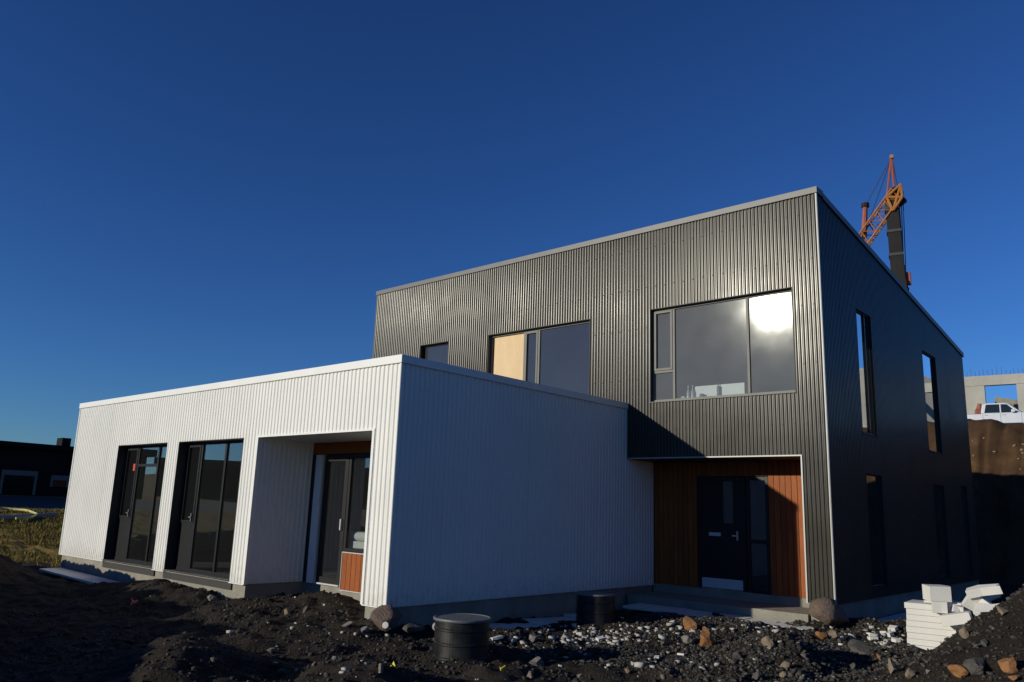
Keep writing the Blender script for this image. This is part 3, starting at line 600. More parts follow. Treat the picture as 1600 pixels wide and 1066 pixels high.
bottle(1.30, D+0.3, 3.80, 0.30, 'pale plastic bottle inside the large upper window beside the white board')
bottle(1.40, D+0.3, 3.80, 0.30, 'pale plastic bottle inside the large upper window beside the white board')
cn = MB().lathe([(0.001, 0), (0.05, 0), (0.05, 0.12), (0.046, 0.125), (0.001, 0.125)], 16).build('paint_can', 'frame_grey', None); cn.location = (1.62, D+0.28, 3.80); tag(cn, 'small grey can in front of the white board in the upper window', 'can')
bx = tag(MB().box((1.12, 1.24), (D+0.24, D+0.34), (3.80, 3.90)).build('small_box', 'paper', None, bevel=0.006), 'small white box on the upper window sill beside the bottles', 'box')
tb = MB().tube([(0, 0, 0), (0, 0, 0.26)], 0.035, 14).build('sealant_tube', 'pipe', None); tb.location = (1.98, D+0.3, 3.80); MB().tube([(0, 0, 0.26), (0, 0, 0.34)], [0.012, 0.005], 8).build('nozzle', 'pipe', tb); tag(tb, 'upright sealant tube in front of the white board in the upper window', 'tube')
rd = MB().tube([(-7.98, 0.34, 0.35), (-7.99, 0.33, 2.32)], 0.014, 8).build('white_rod', 'white_trim', None); tag(rd, 'thin white rod standing inside the tall window', 'rod')
ro = MB().tube([(-2.86, by+0.22, 0.90), (-2.15, by+0.22, 0.90)], 0.085, 18).build('paper_roll', 'paper', None, smooth=False); MB().tube([(-2.89, by+0.22, 0.90), (-2.8605, by+0.22, 0.90)], 0.03, 10).build('core', 'pipe', ro); tag(ro, 'white roll lying behind the porch window above the wood panel', 'roll')
tag(MB().box((-2.84, -2.1), (by+0.13, by+0.34), (0.69, 0.814)).build('white_box', 'paper', None, bevel=0.008), 'white box under the roll behind the porch window', 'box')
MB().box((x2-0.2, x3), (by+0.125, by+0.42), (0.63, 0.688)).build('window_board', 'frame_dark', house)

# ------------------------------------------------------------------ manhole risers
def riser(loc, r, h, label, pipe=False):
    root = empty('manhole_riser', loc)
    prof = [(r*0.97, -0.3)]
    n = 3
    for i in range(n):
        z = h*(i/n)
        prof += [(r*0.97, z+0.02), (r*1.0, z+0.03), (r*1.0, z+0.05), (r*0.97, z+0.06)]
    prof += [(r*0.97, h-0.03), (r*0.93, h-0.029)]
    MB().lathe(prof, 56).build('body', 'plastic', root, smooth=False)
    MB().lathe([(r*0.9, h-0.032), (r*1.03, h-0.03), (r*1.045, h-0.015), (r*1.03, h), (r*0.98, h+0.004), (r*0.96, h-0.006), (0.001, h-0.004)], 56).build('lid', 'lid', root)
    if pipe:
        MB().tube([(-r*0.9, -0.02, h*0.62), (-r*0.9-0.22, 0.06, h*0.64)], 0.055, 16).build('pipe_stub', 'pipe', root)
    tag(root, label, 'manhole'); return root
b1 = at_dist(720, 1030, 10.55); zb = gz(b1.x, b1.y)
R1 = riser((b1.x, b1.y, b1.z), 0.355, 0.50, 'black ribbed plastic manhole riser with grey lid, standing in sun', True)
b2 = at_dist(930, 975, 14.15)
R2 = riser((b2.x, b2.y, b2.z), 0.33, 0.50, 'black plastic manhole riser in the shade of the white wall')

# ------------------------------------------------------------------ stones
def rock_mesh(name, seed, sub=3, rough=0.22, flat=0.8, m=None, sm=False):
    r = np.random.default_rng(seed); bm = bmesh.new(); bmesh.ops.create_icosphere(bm, subdivisions=sub, radius=1.0)
    dirs = r.normal(size=(13, 3)); dirs /= np.linalg.norm(dirs, axis=1)[:, None]; lim = r.uniform(0.42, 0.85, 13)
    for v in bm.verts:
        p = np.array(v.co); 
        for d, l in zip(dirs, lim):
            k = p@d
            if k > l: p = p-d*(k-l)*0.97
        n = fbm(np.array([p[0]*1.3+seed]), np.array([p[1]*1.3+p[2]*1.7]), 1.2, 4, seed)[0]
        p = p*(1+rough*n); v.co = (p[0], p[1], p[2]*flat)
    me = bpy.data.meshes.new(name); bm.to_mesh(me); bm.free()
    if m: me.materials.append(m)
    me.polygons.foreach_set('use_smooth', [sm]*len(me.polygons)); return me
ROCKM = dict(
    orange=mat('stone_orange', (0.20, 0.085, 0.026), 0.85, col2=(0.30, 0.145, 0.055), scale=4, bump=0.5, bscale=12, fine=0.15),
    tan=mat('stone_tan', (0.15, 0.115, 0.075), 0.9, col2=(0.24, 0.19, 0.13), scale=3, bump=0.5, bscale=12, fine=0.15),
    brown=mat('stone_brown', (0.085, 0.055, 0.042), 0.9, col2=(0.15, 0.11, 0.09), scale=5, bump=1.0, bscale=9, fine=0.35),
    dark=mat('stone_dark', (0.045, 0.042, 0.038), 0.9, col2=(0.10, 0.09, 0.08), scale=3, bump=0.6, bscale=10, fine=0.2),
    grey=mat('stone_grey', (0.13, 0.122, 0.11), 0.9, col2=(0.21, 0.195, 0.178), scale=3, bump=0.6, bscale=10, fine=0.2),
)
ROCKS = {k: [rock_mesh('stone_'+k, 10*i+j, m=ROCKM[k], sm=(k == 'brown')) for j in range(3)] for i, k in enumerate(ROCKM)}
def rock(px, py, wpx, hpx, kind, label, group=None, var=0, cat='stone', name='stone', sink=0.34, flat=None):
    """a stone seated on the ground at the pixel of its foot, sized from its width in the photograph"""
    p = ground_at(px, py); dist = (p-Vector(CAM)).length; s = wpx/FOC*dist/2/0.9; h = hpx/FOC*dist
    o = bpy.data.objects.new(name, ROCKS[kind][var % 3]); COL.objects.link(o)
    o.scale = (s, s*0.9, max(h/1.25, 0.3*s)); o.rotation_euler = (random.uniform(-.2, .2), random.uniform(-.2, .2), random.uniform(0, 6.28))
    o.location = (p.x, p.y+s*0.4, gz(p.x, p.y+s*0.4)+o.scale[2]*(0.75-sink*1.3)); return tag(o, label, cat, group)
st = rock(595, 992, 50, 34, 'brown', 'rough brown stone with a white disc at the corner of the white wall', name='boulder', cat='boulder', sink=0.1)
dsc = MB().lathe([(0.001, 0), (1, 0), (1, 0.25), (0.001, 0.3)], 20).build('white_disc', 'foam', None)
pd = np.array(st.location); dv = Vector(CAM)-st.location; dv.z = 0; dv.normalize()
dsc.scale = (0.045, 0.045, 0.03); dsc.rotation_euler = Vector((dv.x-0.3, dv.y, 0.15)).to_track_quat('Z', 'Y').to_euler(); dsc.location = st.location+dv*0.20+Vector((-0.02, -0.02, -0.05))
tag(dsc, 'small white disc on the brown stone at the wall corner', 'disc')
rock(1287, 985, 60, 34, 'brown', 'large rounded brown boulder below the grey corner post', var=1, name='boulder', cat='boulder', sink=0.1)
rock(1077, 985, 22, 17, 'orange', 'round orange stone on pale gravel before the entrance', sink=0.05)
rock(1100, 1012, 24, 24, 'orange', 'orange brown stone beside a grey slab on the gravel', var=1, sink=0.1)
rock(1072, 1006, 20, 12, 'grey', 'flat grey stone next to the orange brown one', var=1, sink=0.3)
rock(1200, 1015, 20, 16, 'tan', 'pointed tan stone at the crest of the small gravel heap', var=2)
rock(1280, 998, 18, 10, 'orange', 'yellowish stone half sunk below the brown boulder', var=2, sink=0.3)
rock(1298, 996, 16, 12, 'tan', 'pinkish tan stone below the brown boulder', var=0)
rock(1393, 1052, 20, 20, 'tan', 'upright tan stone before the foam stack', var=1)
rock(1375, 1030, 10, 8, 'orange', 'small bright orange stone left of the foam stack', var=0)
rock(1345, 1020, 42, 14, 'dark', 'flat dark brown slab of rock beside the foam crumbs', var=1, sink=0.3)
rock(1575, 1055, 24, 18, 'orange', 'orange stone on the flank of the dark soil heap', var=1)
rock(1585, 1066, 14, 8, 'orange', 'small orange stone low on the dark soil heap', var=2)
rock(1495, 1060, 30, 14, 'orange', 'long flat orange brown stone at the foot of the dark heap', var=0)
rock(1525, 1058, 34, 22, 'dark', 'large wet dark stone on the dark soil heap', var=0)
rock(1508, 1000, 14, 14, 'tan', 'small tan stone on the dark heap above the flat stone', var=2)
rock(1565, 965, 18, 10, 'tan', 'buff stone near the top of the dark soil heap', var=1)
rock(833, 1040, 26, 16, 'grey', 'grey stone by the puddle hollow right of the manhole riser', var=2)
rock(830, 1003, 20, 16, 'grey', 'grey stone on the shade edge behind the manhole riser', var=0)
rock(827, 1062, 12, 14, 'tan', 'narrow upright tan stone at the lower edge near the riser', var=1)
rock(592, 1050, 10, 14, 'tan', 'slim upright stone before the manhole riser', var=0)
rock(702, 1062, 12, 8, 'orange', 'small orange stone in front of the manhole riser', var=2)
rock(640, 985, 34, 14, 'dark', 'flat grey slab leaning beside the brown stone', var=2)
rock(567, 990, 16, 12, 'grey', 'pale broken stone left of the brown stone', var=0)
rock(540, 980, 22, 7, 'grey', 'flat pale stone on the soil before the porch', var=1)
rock(327, 938, 14, 9, 'grey', 'pale stone under the corner of the tall window', var=1)
rock(360, 930, 22, 12, 'brown', 'flat reddish brown slab under the white wall pillar', var=2)
for i, (px, py, w_) in enumerate(((420, 1020, 12), (437, 1054, 14), (490, 1042, 9), (520, 1032, 10), (475, 957, 14), (446, 962, 12), (570, 1040, 8), (1150, 1030, 14), (1225, 1046, 16), (1255, 1030, 12), (1330, 1048, 14), (1420, 1062, 14), (1450, 1056, 10), (1540, 1010, 12), (980, 1052, 9), (905, 1062, 12), (1180, 1062, 20), (1222, 1062, 12), (1010, 1022, 8), (940, 1036, 10))):
    rock(px, py, w_, w_*0.7, ('grey', 'dark', 'tan')[i % 3], ('small loose grey stone lying on the black soil', 'small loose dark stone lying on the black soil', 'small loose tan stone lying on the black soil')[i % 3], ('loose grey stones', 'loose dark stones', 'loose tan stones')[i % 3], var=i)

# ------------------------------------------------------------------ gravel, crumbs, grass (uncountable)
def ico_proto(seed):
    bm = bmesh.new(); bmesh.ops.create_icosphere(bm, subdivisions=1, radius=1.0); r = np.random.default_rng(seed)
    v = np.array([q.co[:] for q in bm.verts]); f = np.array([[q.index for q in p.verts] for p in bm.faces]); bm.free()
    return v*(1+r.uniform(-0.28, 0.22, (len(v), 1))), f
PROTO = [ico_proto(i) for i in range(6)]
def scatter(name, pts, size, m, flat=(0.5, 0.9), proto=PROTO, lift=0.3):
    V = []; F = []; b = 0
    ang = RNG.uniform(0, 6.283, len(pts)); fl = RNG.uniform(*flat, len(pts)); el = RNG.uniform(0.7, 1.3, len(pts)); z = G(pts[:, 0], pts[:, 1])
    for i, (p, s) in enumerate(zip(pts, size)):
        v, f = proto[i % len(proto)]; c, q = math.cos(ang[i]), math.sin(ang[i])
        w_ = v*np.array([s*el[i], s, s*fl[i]]); tl = RNG.uniform(-.3, .3)
        x = w_[:, 0]*c-w_[:, 1]*q; y = w_[:, 0]*q+w_[:, 1]*c
        V.append(np.stack([x+p[0], y+p[1], w_[:, 2]+x*tl+z[i]+s*fl[i]*lift], 1)); F.append(f+b); b += len(v)
    V = np.concatenate(V); F = np.concatenate(F)
    me = bpy.data.meshes.new(name); me.vertices.add(len(V)); me.vertices.foreach_set('co', V.astype(np.float32).ravel())
    k = F.shape[1]; me.loops.add(F.size); me.loops.foreach_set('vertex_index', F.ravel().astype(np.int32)); me.polygons.add(len(F))
    me.polygons.foreach_set('loop_start', np.arange(0, F.size, k, dtype=np.int32)); me.polygons.foreach_set('loop_total', np.full(len(F), k, dtype=np.int32)); me.update()
    me.materials.append(m); o = bpy.data.objects.new(name, me); COL.objects.link(o); return o
def outside(p):
    x, y = p[:, 0], p[:, 1]
    inh = ((x > XL) & (x < 0.03) & (y > 0.02) & (y < 9) & ~((x > PO[0]+.05) & (x < PO[1]-.05) & (y < PY-0.05))) | ((x > GX0) & (x < GX1) & (y > D2-0.05)) | ((x > ENT1-.1) & (x < GX1+.03) & (y > D))
    for c, r in ((R1.location, 0.4), (R2.location, 0.4)): inh |= np.hypot(x-c.x, y-c.y) < r
    return p[~inh]
def inview(p):
    d = np.column_stack([p, G(p[:, 0], p[:, 1])])-CAM; z = d@CF; u = PW/2+FOC*(d@CR)/z; v = PH/2-FOC*(d@CU)/z
    return p[(z > 1) & (u > -60) & (u < 1660) & (v < 1130)]
cl = fbm  # clumping noise
def pts_in(n, x0, x1, y0, y1, clump=0.0, seed=0):
    p = RNG.uniform((x0, y0), (x1, y1), (n, 2))
    if clump: p = p[RNG.uniform(0, 1, len(p)) < np.clip(0.5+clump*fbm(p[:, 0], p[:, 1], 0.9, 3, seed), 0.04, 1)]
    return inview(outside(p))
gm_ = mat('gravel', (0.9, 0.9, 0.9), 0.9, var=0.1, scale=8, island=[(0.0, (0.016, 0.014, 0.012)), (0.35, (0.026, 0.023, 0.02)), (0.65, (0.045, 0.04, 0.034)), (0.82, (0.032, 0.023, 0.017)), (0.95, (0.085, 0.076, 0.064)), (0.985, (0.12, 0.07, 0.035))], fine=0.15)
p1 = np.concatenate([pts_in(42000, -5, 11, -6, 10, 1.4, 61), pts_in(12000, -7, 4, -5, 0, 1.2, 63)])
tag(scatter('gravel', p1, np.clip(RNG.lognormal(-4.35, 0.5, len(p1)), 0.005, 0.045), gm_), kind='stuff', label='dark mixed gravel scattered over the black soil', cat='gravel')
p2 = np.concatenate([pts_in(16000, 1.4, 6.2, 0.6, 6.6, 0.0), pts_in(9000, 4.4, 10.5, 1.2, 7.2, 0.0)])
tag(scatter('rubble', p2, np.clip(RNG.lognormal(-4.2, 0.45, len(p2)), 0.006, 0.04), mat('rubble', (0.95, 0.93, 0.9), 0.9, var=0.1, scale=8, island=[(0.0, (0.022, 0.02, 0.018)), (0.4, (0.042, 0.038, 0.033)), (0.7, (0.07, 0.063, 0.054)), (0.93, (0.14, 0.126, 0.108))], fine=0.15)), kind='stuff', label='coarse grey rubble between the manhole riser and the entrance', cat='rubble')
cube = (np.array([[x, y, z] for x in (-1, 1) for y in (-1, 1) for z in (-1, 1)], float), np.array([(0, 1, 3, 2), (4, 6, 7, 5), (0, 4, 5, 1), (2, 3, 7, 6), (0, 2, 6, 4), (1, 5, 7, 3)]))
CH = [(cube[0]*(1+np.random.default_rng(i).uniform(-.3, .3, (8, 3))), cube[1]) for i in range(5)]
foam_m = mat('foam_crumb', (0.37, 0.355, 0.33), 0.9, var=0.25, scale=9)
def px_pts(lst):
    out = []
    for (px, py, sx, sy, n) in lst:
        for _ in range(n):
            q = ground_at(px+random.gauss(0, sx), min(py+random.gauss(0, sy), 1090)); out.append((q.x, q.y))
    return outside(np.array(out))
p3 = px_pts([(930, 1000, 45, 9, 120), (1010, 985, 80, 8, 70), (900, 985, 60, 10, 40), (1050, 1030, 60, 12, 30), (1150, 985, 70, 8, 40), (800, 1005, 30, 10, 25), (1385, 1000, 18, 9, 60), (1320, 1000, 40, 12, 25), (560, 985, 30, 10, 15), (450, 960, 60, 20, 12), (500, 1040, 120, 15, 14)])
tag(scatter('foam_crumbs', p3, np.clip(RNG.lognormal(-4.0, 0.5, len(p3)), 0.008, 0.045), foam_m, flat=(0.25, 0.7), proto=CH), kind='stuff', label='small white foam crumbs strewn over the gravel', cat='foam crumbs')

# grass on the land to the left
p4 = RNG.uniform((-29.0, -6), (-14.5, 12), (26000, 2)); p4 = inview(p4)
p4 = p4[fbm(p4[:, 0], p4[:, 1], 0.7, 3, 77) > -0.25]
tri = (np.array([[-0.12, 0, 0], [0.12, 0, 0], [0.35, 0.15, 1.0], [0, -0.12, 0], [0, 0.12, 0], [-0.3, 0.25, 0.85], [0.1, 0.1, 0], [-0.1, -0.1, 0], [0.1, -0.4, 0.7]]), np.array([[0, 1, 2], [3, 4, 5], [6, 7, 8]]))
tag(scatter('rough_grass', p4, RNG.uniform(0.06, 0.17, len(p4)), mat('dry_grass', (1, 1, 1), 0.9, var=0.1, island=[(0.0, (0.12, 0.10, 0.018)), (0.4, (0.22, 0.16, 0.032)), (0.7, (0.33, 0.20, 0.05)), (0.88, (0.15, 0.16, 0.03))]), flat=(0.7, 1.3), proto=[tri], lift=0), kind='stuff', label='rough yellow brown grass beside the road', cat='grass')

# ------------------------------------------------------------------ foam boards
SP = hit(1418, 1014, 2, -0.36); sd = Vector(CAM)-Vector(SP); 
stack_o = Vector((SP[0], SP[1], gz(SP[0], SP[1])-0.05))
def board_(name, o, rz, sx, sy, sz, label, group=None, tilt=(0, 0), seed=0, cat='foam board', jag=0.0):
    r = random.Random(seed); poly = [(0, 0), (sx, 0), (sx, sy), (0, sy)]
    if jag: poly = [(0, 0), (sx*r.uniform(.3, .6), r.uniform(-jag, jag)), (sx, r.uniform(-jag, jag)), (sx*(1+r.uniform(-.2, .1)), sy*r.uniform(.4, .6)), (sx*r.uniform(.85, 1), sy), (sx*r.uniform(.3, .6), sy+r.uniform(-jag, jag)), (0, sy*r.uniform(.8, 1.1))]
    b = MB().prism(poly, (0, 0, 0), X, Y, Z, (0, sz)).build(name, 'foam', None, bevel=0.004)
    b.location = o; b.rotation_euler = (tilt[0], tilt[1], rz); return tag(b, label, cat, group)
rz0 = 0.10; zc = 0.0; ORD = ['lowest', 'second', 'third', 'fourth', 'fifth', 'sixth', 'seventh', 'topmost']
for i in range(8):
    t_ = 0.086
    board_('foam_board', stack_o+Vector((random.uniform(-.02, .02), random.uniform(-.02, .02), zc)), rz0+random.uniform(-.015, .015), 0.80+random.uniform(-.03, .02), 0.62, t_-0.003, ORD[i]+' foam board counted up from the ground in the flat stack', 'boards of the foam stack', seed=i); zc += t_
topz = stack_o.z+zc
def atS(dx, dy, dz): return stack_o+Vector((dx, dy, zc+dz))
board_('foam_board', atS(0.22, 0.2, 0.002), rz0+0.1, 0.5, 0.4, 0.035, 'thin white foam sheet lying on top of the stack', seed=21)
board_('foam_fragment', atS(0.36, 0.02, 0.04), rz0+0.5, 0.30, 0.28, 0.22, 'upright block of white foam standing on the stack', seed=22, cat='foam block', jag=0.008, tilt=(0.03, -0.02))
board_('foam_fragment', atS(0.42, -0.14, -0.10), rz0+0.25, 0.20, 0.12, 0.16, 'small foam block before the upright block on the stack', seed=23, cat='foam block', jag=0.012)
board_('foam_fragment', atS(0.76, 0.10, 0.02), rz0+0.3, 0.30, 0.16, 0.24, 'broken foam piece tilted against the top of the stack', tilt=(0.25, 0.55), seed=24, jag=0.05, cat='foam piece')
board_('foam_fragment', atS(0.86, 0.06, 0.12), rz0-0.15, 0.46, 0.14, 0.12, 'long jagged foam piece pointing outward at the top of the pile', tilt=(0.35, -0.22), seed=25, jag=0.06, cat='foam piece')
board_('foam_fragment', atS(0.92, 0.25, 0.06), rz0+0.5, 0.36, 0.2, 0.05, 'thin foam flake propped behind the jagged piece', tilt=(0.7, -0.3), seed=31, jag=0.05, cat='foam piece')
board_('foam_fragment', atS(0.94, -0.05, -0.10), rz0-0.1, 0.44, 0.25, 0.07, 'flat broken foam slab sticking out right of the pile', tilt=(0.5, -0.1), seed=26, jag=0.05, cat='foam slab')
board_('foam_fragment', atS(0.66, 0.0, -0.06), rz0+0.7, 0.24, 0.2, 0.10, 'foam chunk wedged between the upright block and the slab', tilt=(-0.3, 0.35), seed=32, jag=0.03, cat='foam piece')
board_('foam_fragment', atS(0.55, -0.17, -0.28), rz0-0.12, 0.40, 0.16, 0.15, 'foam block leaning on the right side of the stack', tilt=(0.1, -0.24), seed=27, cat='foam block', jag=0.012)
board_('foam_fragment', atS(0.68, -0.10, -0.45), rz0-0.1, 0.34, 0.3, 0.13, 'lower foam block beside the stack partly behind the dark heap', tilt=(0.0, -0.1), seed=28, cat='foam block', jag=0.012)
board_('foam_fragment', atS(1.00, -0.02, -0.24), rz0, 0.28, 0.25, 0.12, 'small foam block half buried at the top of the dark heap', tilt=(0.1, -0.12), seed=29, cat='foam block', jag=0.02)
for i, (px, py, s) in enumerate(((1372, 1000, 0.16), (1360, 1003, 0.13), (1385, 993, 0.12), (1398, 995, 0.16), (1408, 1006, 0.12), (1404, 985, 0.14), (1380, 1010, 0.10), (1318, 1000, 0.09), (1316, 1012, 0.07))):
    p = ground_at(px, py); board_('foam_fragment', (p.x, p.y, p.z+0.02), random.uniform(0, 3), s, s*0.8, s*0.4, 'broken white foam piece lying on the gravel beside the stack', 'broken foam pieces by the stack', tilt=(random.uniform(-.4, .4), random.uniform(-.4, .4)), seed=40+i, jag=0.01, cat='foam piece')
for i, (px, py, s) in enumerate(((916, 1001, 0.12), (935, 1004, 0.14), (955, 1007, 0.10), (900, 993, 0.09), (880, 1030, 0.08), (1058, 1025, 0.10), (1030, 1032, 0.10), (1170, 1010, 0.10), (1000, 1003, 0.09), (770, 1003, 0.16), (878, 1044, 0.07))):
    p = ground_at(px, py); board_('foam_fragment', (p.x, p.y, p.z+0.012), random.uniform(0, 3), s, s*0.6, s*0.25, 'flat white foam scrap lying on the rubble before the entrance', 'foam scraps on the rubble', tilt=(random.uniform(-.25, .25), random.uniform(-.25, .25)), seed=60+i, jag=0.008, cat='foam scrap')
# perimeter insulation boards along the base
def base_board(x, y, sx, sy, z, rz, label, group, tilt=(0, 0)):
    b = MB().box((0, sx), (0, sy), (0, 0.05)).build('insulation_board', 'foam', None, bevel=0.004); b.location = (x, y, z); b.rotation_euler = (tilt[0], tilt[1], rz); return tag(b, label, 'foam board', group)
for i in range(3):
    base_board(-12.5+i*1.21, -0.50, 1.2, 0.5, -0.38-0.02*i, 0.0, ('first', 'second', 'third')[i]+' insulation board along the white wing front, counted from the outer corner', 'insulation boards along the front base', tilt=(0.03, 0.02))
for i in range(3):
    base_board(-8.6+i*1.21, -0.50, 1.2, 0.5, -0.44+0.01*i, 0.0, ORD[i+3]+' insulation board along the white wing front, counted from the outer corner', 'insulation boards along the front base', tilt=(0.05, 0.0))
for i in range(4):
    base_board(0.62, 0.6+i*1.21, 1.2, 0.6, -0.42, math.pi/2, ('first', 'second', 'third', 'fourth')[i]+' insulation board beside the shaded white wall, counted from the white corner', 'insulation boards along the side base', tilt=(0.0, 0.04))
for i in range(3):
    base_board(0.35+i*1.21, 5.68, 1.2, 0.6, -0.33-0.01*i, 0.0, ('first', 'second', 'third')[i]+' insulation board before the main entrance, counted from the white wall', 'insulation boards at the entrance', tilt=(0.02, 0.0))
for i in range(4):
    base_board(4.9, 7.4+i*1.21, 1.2, 0.6, -0.33, math.pi/2, ('first', 'second', 'third', 'fourth')[i]+' insulation board beside the grey side wall, counted from the corner post', 'insulation boards along the grey side')

# ------------------------------------------------------------------ litter
def scrap(px, py, m, label, s, cat='scrap'):
    p = ground_at(px, py); b = MB().prism([(0, 0), (s, 0.1*s), (s*0.8, s*0.7), (s*0.3, s*0.9)], (0, 0, 0), X, Y, Z, (0, s*0.12)).prism([(0.1*s, 0), (0.8*s, 0), (0.5*s, 0.7*s)], (0, s*0.3, s*0.1), X, Z, Y, (0, s*0.1)).build('scrap', m, None); b.location = (p.x, p.y, p.z+0.01); b.rotation_euler = (0.5, 0.3, random.uniform(0, 6)); return tag(b, label, cat)
scrap(764, 1026, 'red', 'crumpled red plastic scrap beside the manhole riser', 0.13)
scrap(622, 1046, 'yellow', 'folded yellow plastic scrap before the manhole riser', 0.09)
scrap(782, 1050, 'yellow', 'small yellow scrap right of the manhole riser', 0.08)
scrap(205, 943, 'red', 'pinkish red scrap at the edge of the shaded soil', 0.14)

# ------------------------------------------------------------------ left background
rdm = MB(); 
for i in range(24):
    y0, y1 = -60+i*8, -52+i*8
    rdm.quad((-29.5, y0, 0.612), (-29.5, y1, 0.612), (-36.0, y1, 1.262), (-36.0, y0, 1.262))
tag(rdm.build('road', 'asphalt'), kind='structure')
kb = MB()
for i in range(64): kb.box((-29.5, -29.32), (-52+i*2, -52+i*2+1.985), (0.40, 0.74))
tag(kb.build('kerb', 'kerb'), kind='structure')
nb = tag(empty('neighbour_house', (-36.6, 8, 1.25)), 'long low dark house across the road', 'house')
MB().box((-11, 0), (-20, 24), (-0.3, 2.45)).build('wall', 'dark_clad', nb)
MB().prism([(-20.4, 2.45), (24.4, 2.45), (24.4, 2.50), (-20.4, 2.85)], (0, 0, 0), Y, Z, X, (-11.3, 0.35)).build('roof', 'dark_clad', nb)
MB().box((-2.0, -1.2), (0.3, 0.75), (2.5, 3.2)).build('chimney', 'dark_clad', nb)
def nwin(y0, y1, z0, z1):
    f = MB(); k = 0.12
    f.box((0.0, 0.06), (y0, y1), (z1-0.25, z1)).box((0.0, 0.06), (y0, y0+k), (z0, z1-0.25)).box((0.0, 0.06), (y1-k, y1), (z0, z1-0.25)); f = f.build('window', 'pale_clad', nb)
    MB().box((0.003, 0.03), (y0+k, y1-k), (z0, z1-0.25)).build('pane', 'dark_glass', f)
nwin(-2.7, -1.05, 0.1, 1.3); nwin(-0.4, 0.5, 0.55, 1.15); nwin(-7, -4.0, 0.1, 1.3); nwin(3, 4.5, 0.3, 1.2)
pp = ground_at(-10, 814); pq = ground_at(86, 809)
tag(MB().tube([(pp.x, pp.y, pp.z+0.1), (pq.x, pq.y, pq.z+0.12)], 0.09, 10).build('drain_pipe', 'pipe'), 'grey pipe lying on the rough grass', 'pipe')
hc = ground_at(6, 806); hp = []
for i in range(28):
    a = i/27*5.2; hp.append((hc.x+1.4*math.cos(a), hc.y+1.1*math.sin(a), gz(hc.x+1.4*math.cos(a), hc.y+1.1*math.sin(a))+0.12))
tag(MB().tube(hp, 0.05, 6).build('hose', 'hose'), 'pale yellow hose lying in a loop on the grass', 'hose')

# houses opposite, seen mirrored in the tall windows
def opp_house(loc, rz, L, Dp, H, label, sl=0.0):
    h = tag(empty('opposite_house', loc, rz), label, 'house')
    MB().box((-L/2, L/2), (-Dp/2, Dp/2), (-1.5, H)).build('wall', 'dark_clad', h)
    MB().prism([(-Dp/2-.3, H), (Dp/2+.3, H), (Dp/2+.3, H+0.25+sl), (-Dp/2-.3, H+0.25)], (0, 0, 0), Y, Z, X, (-L/2-.3, L/2+.3)).build('roof', 'roof', h)
    for i in range(4):
        f = MB().box((-L/2+1.2+i*L/4, -L/2+2.8+i*L/4), (Dp/2, Dp/2+0.06), (0.9, 2.1)).build('window', 'pale_clad', h); MB().box((-L/2+1.3+i*L/4, -L/2+2.7+i*L/4), (Dp/2+0.062, Dp/2+0.07), (1.0, 2.0)).build('pane', 'dark_glass', f)
opp_house((-47, -28, 0.6), -1.0, 18, 9, 3.2, 'dark flat roofed house mirrored in the tall windows', 0.2)
opp_house((-32, -44, -0.2), -0.7, 16, 9, 4.4, 'taller dark house opposite the white wing', 0.6)

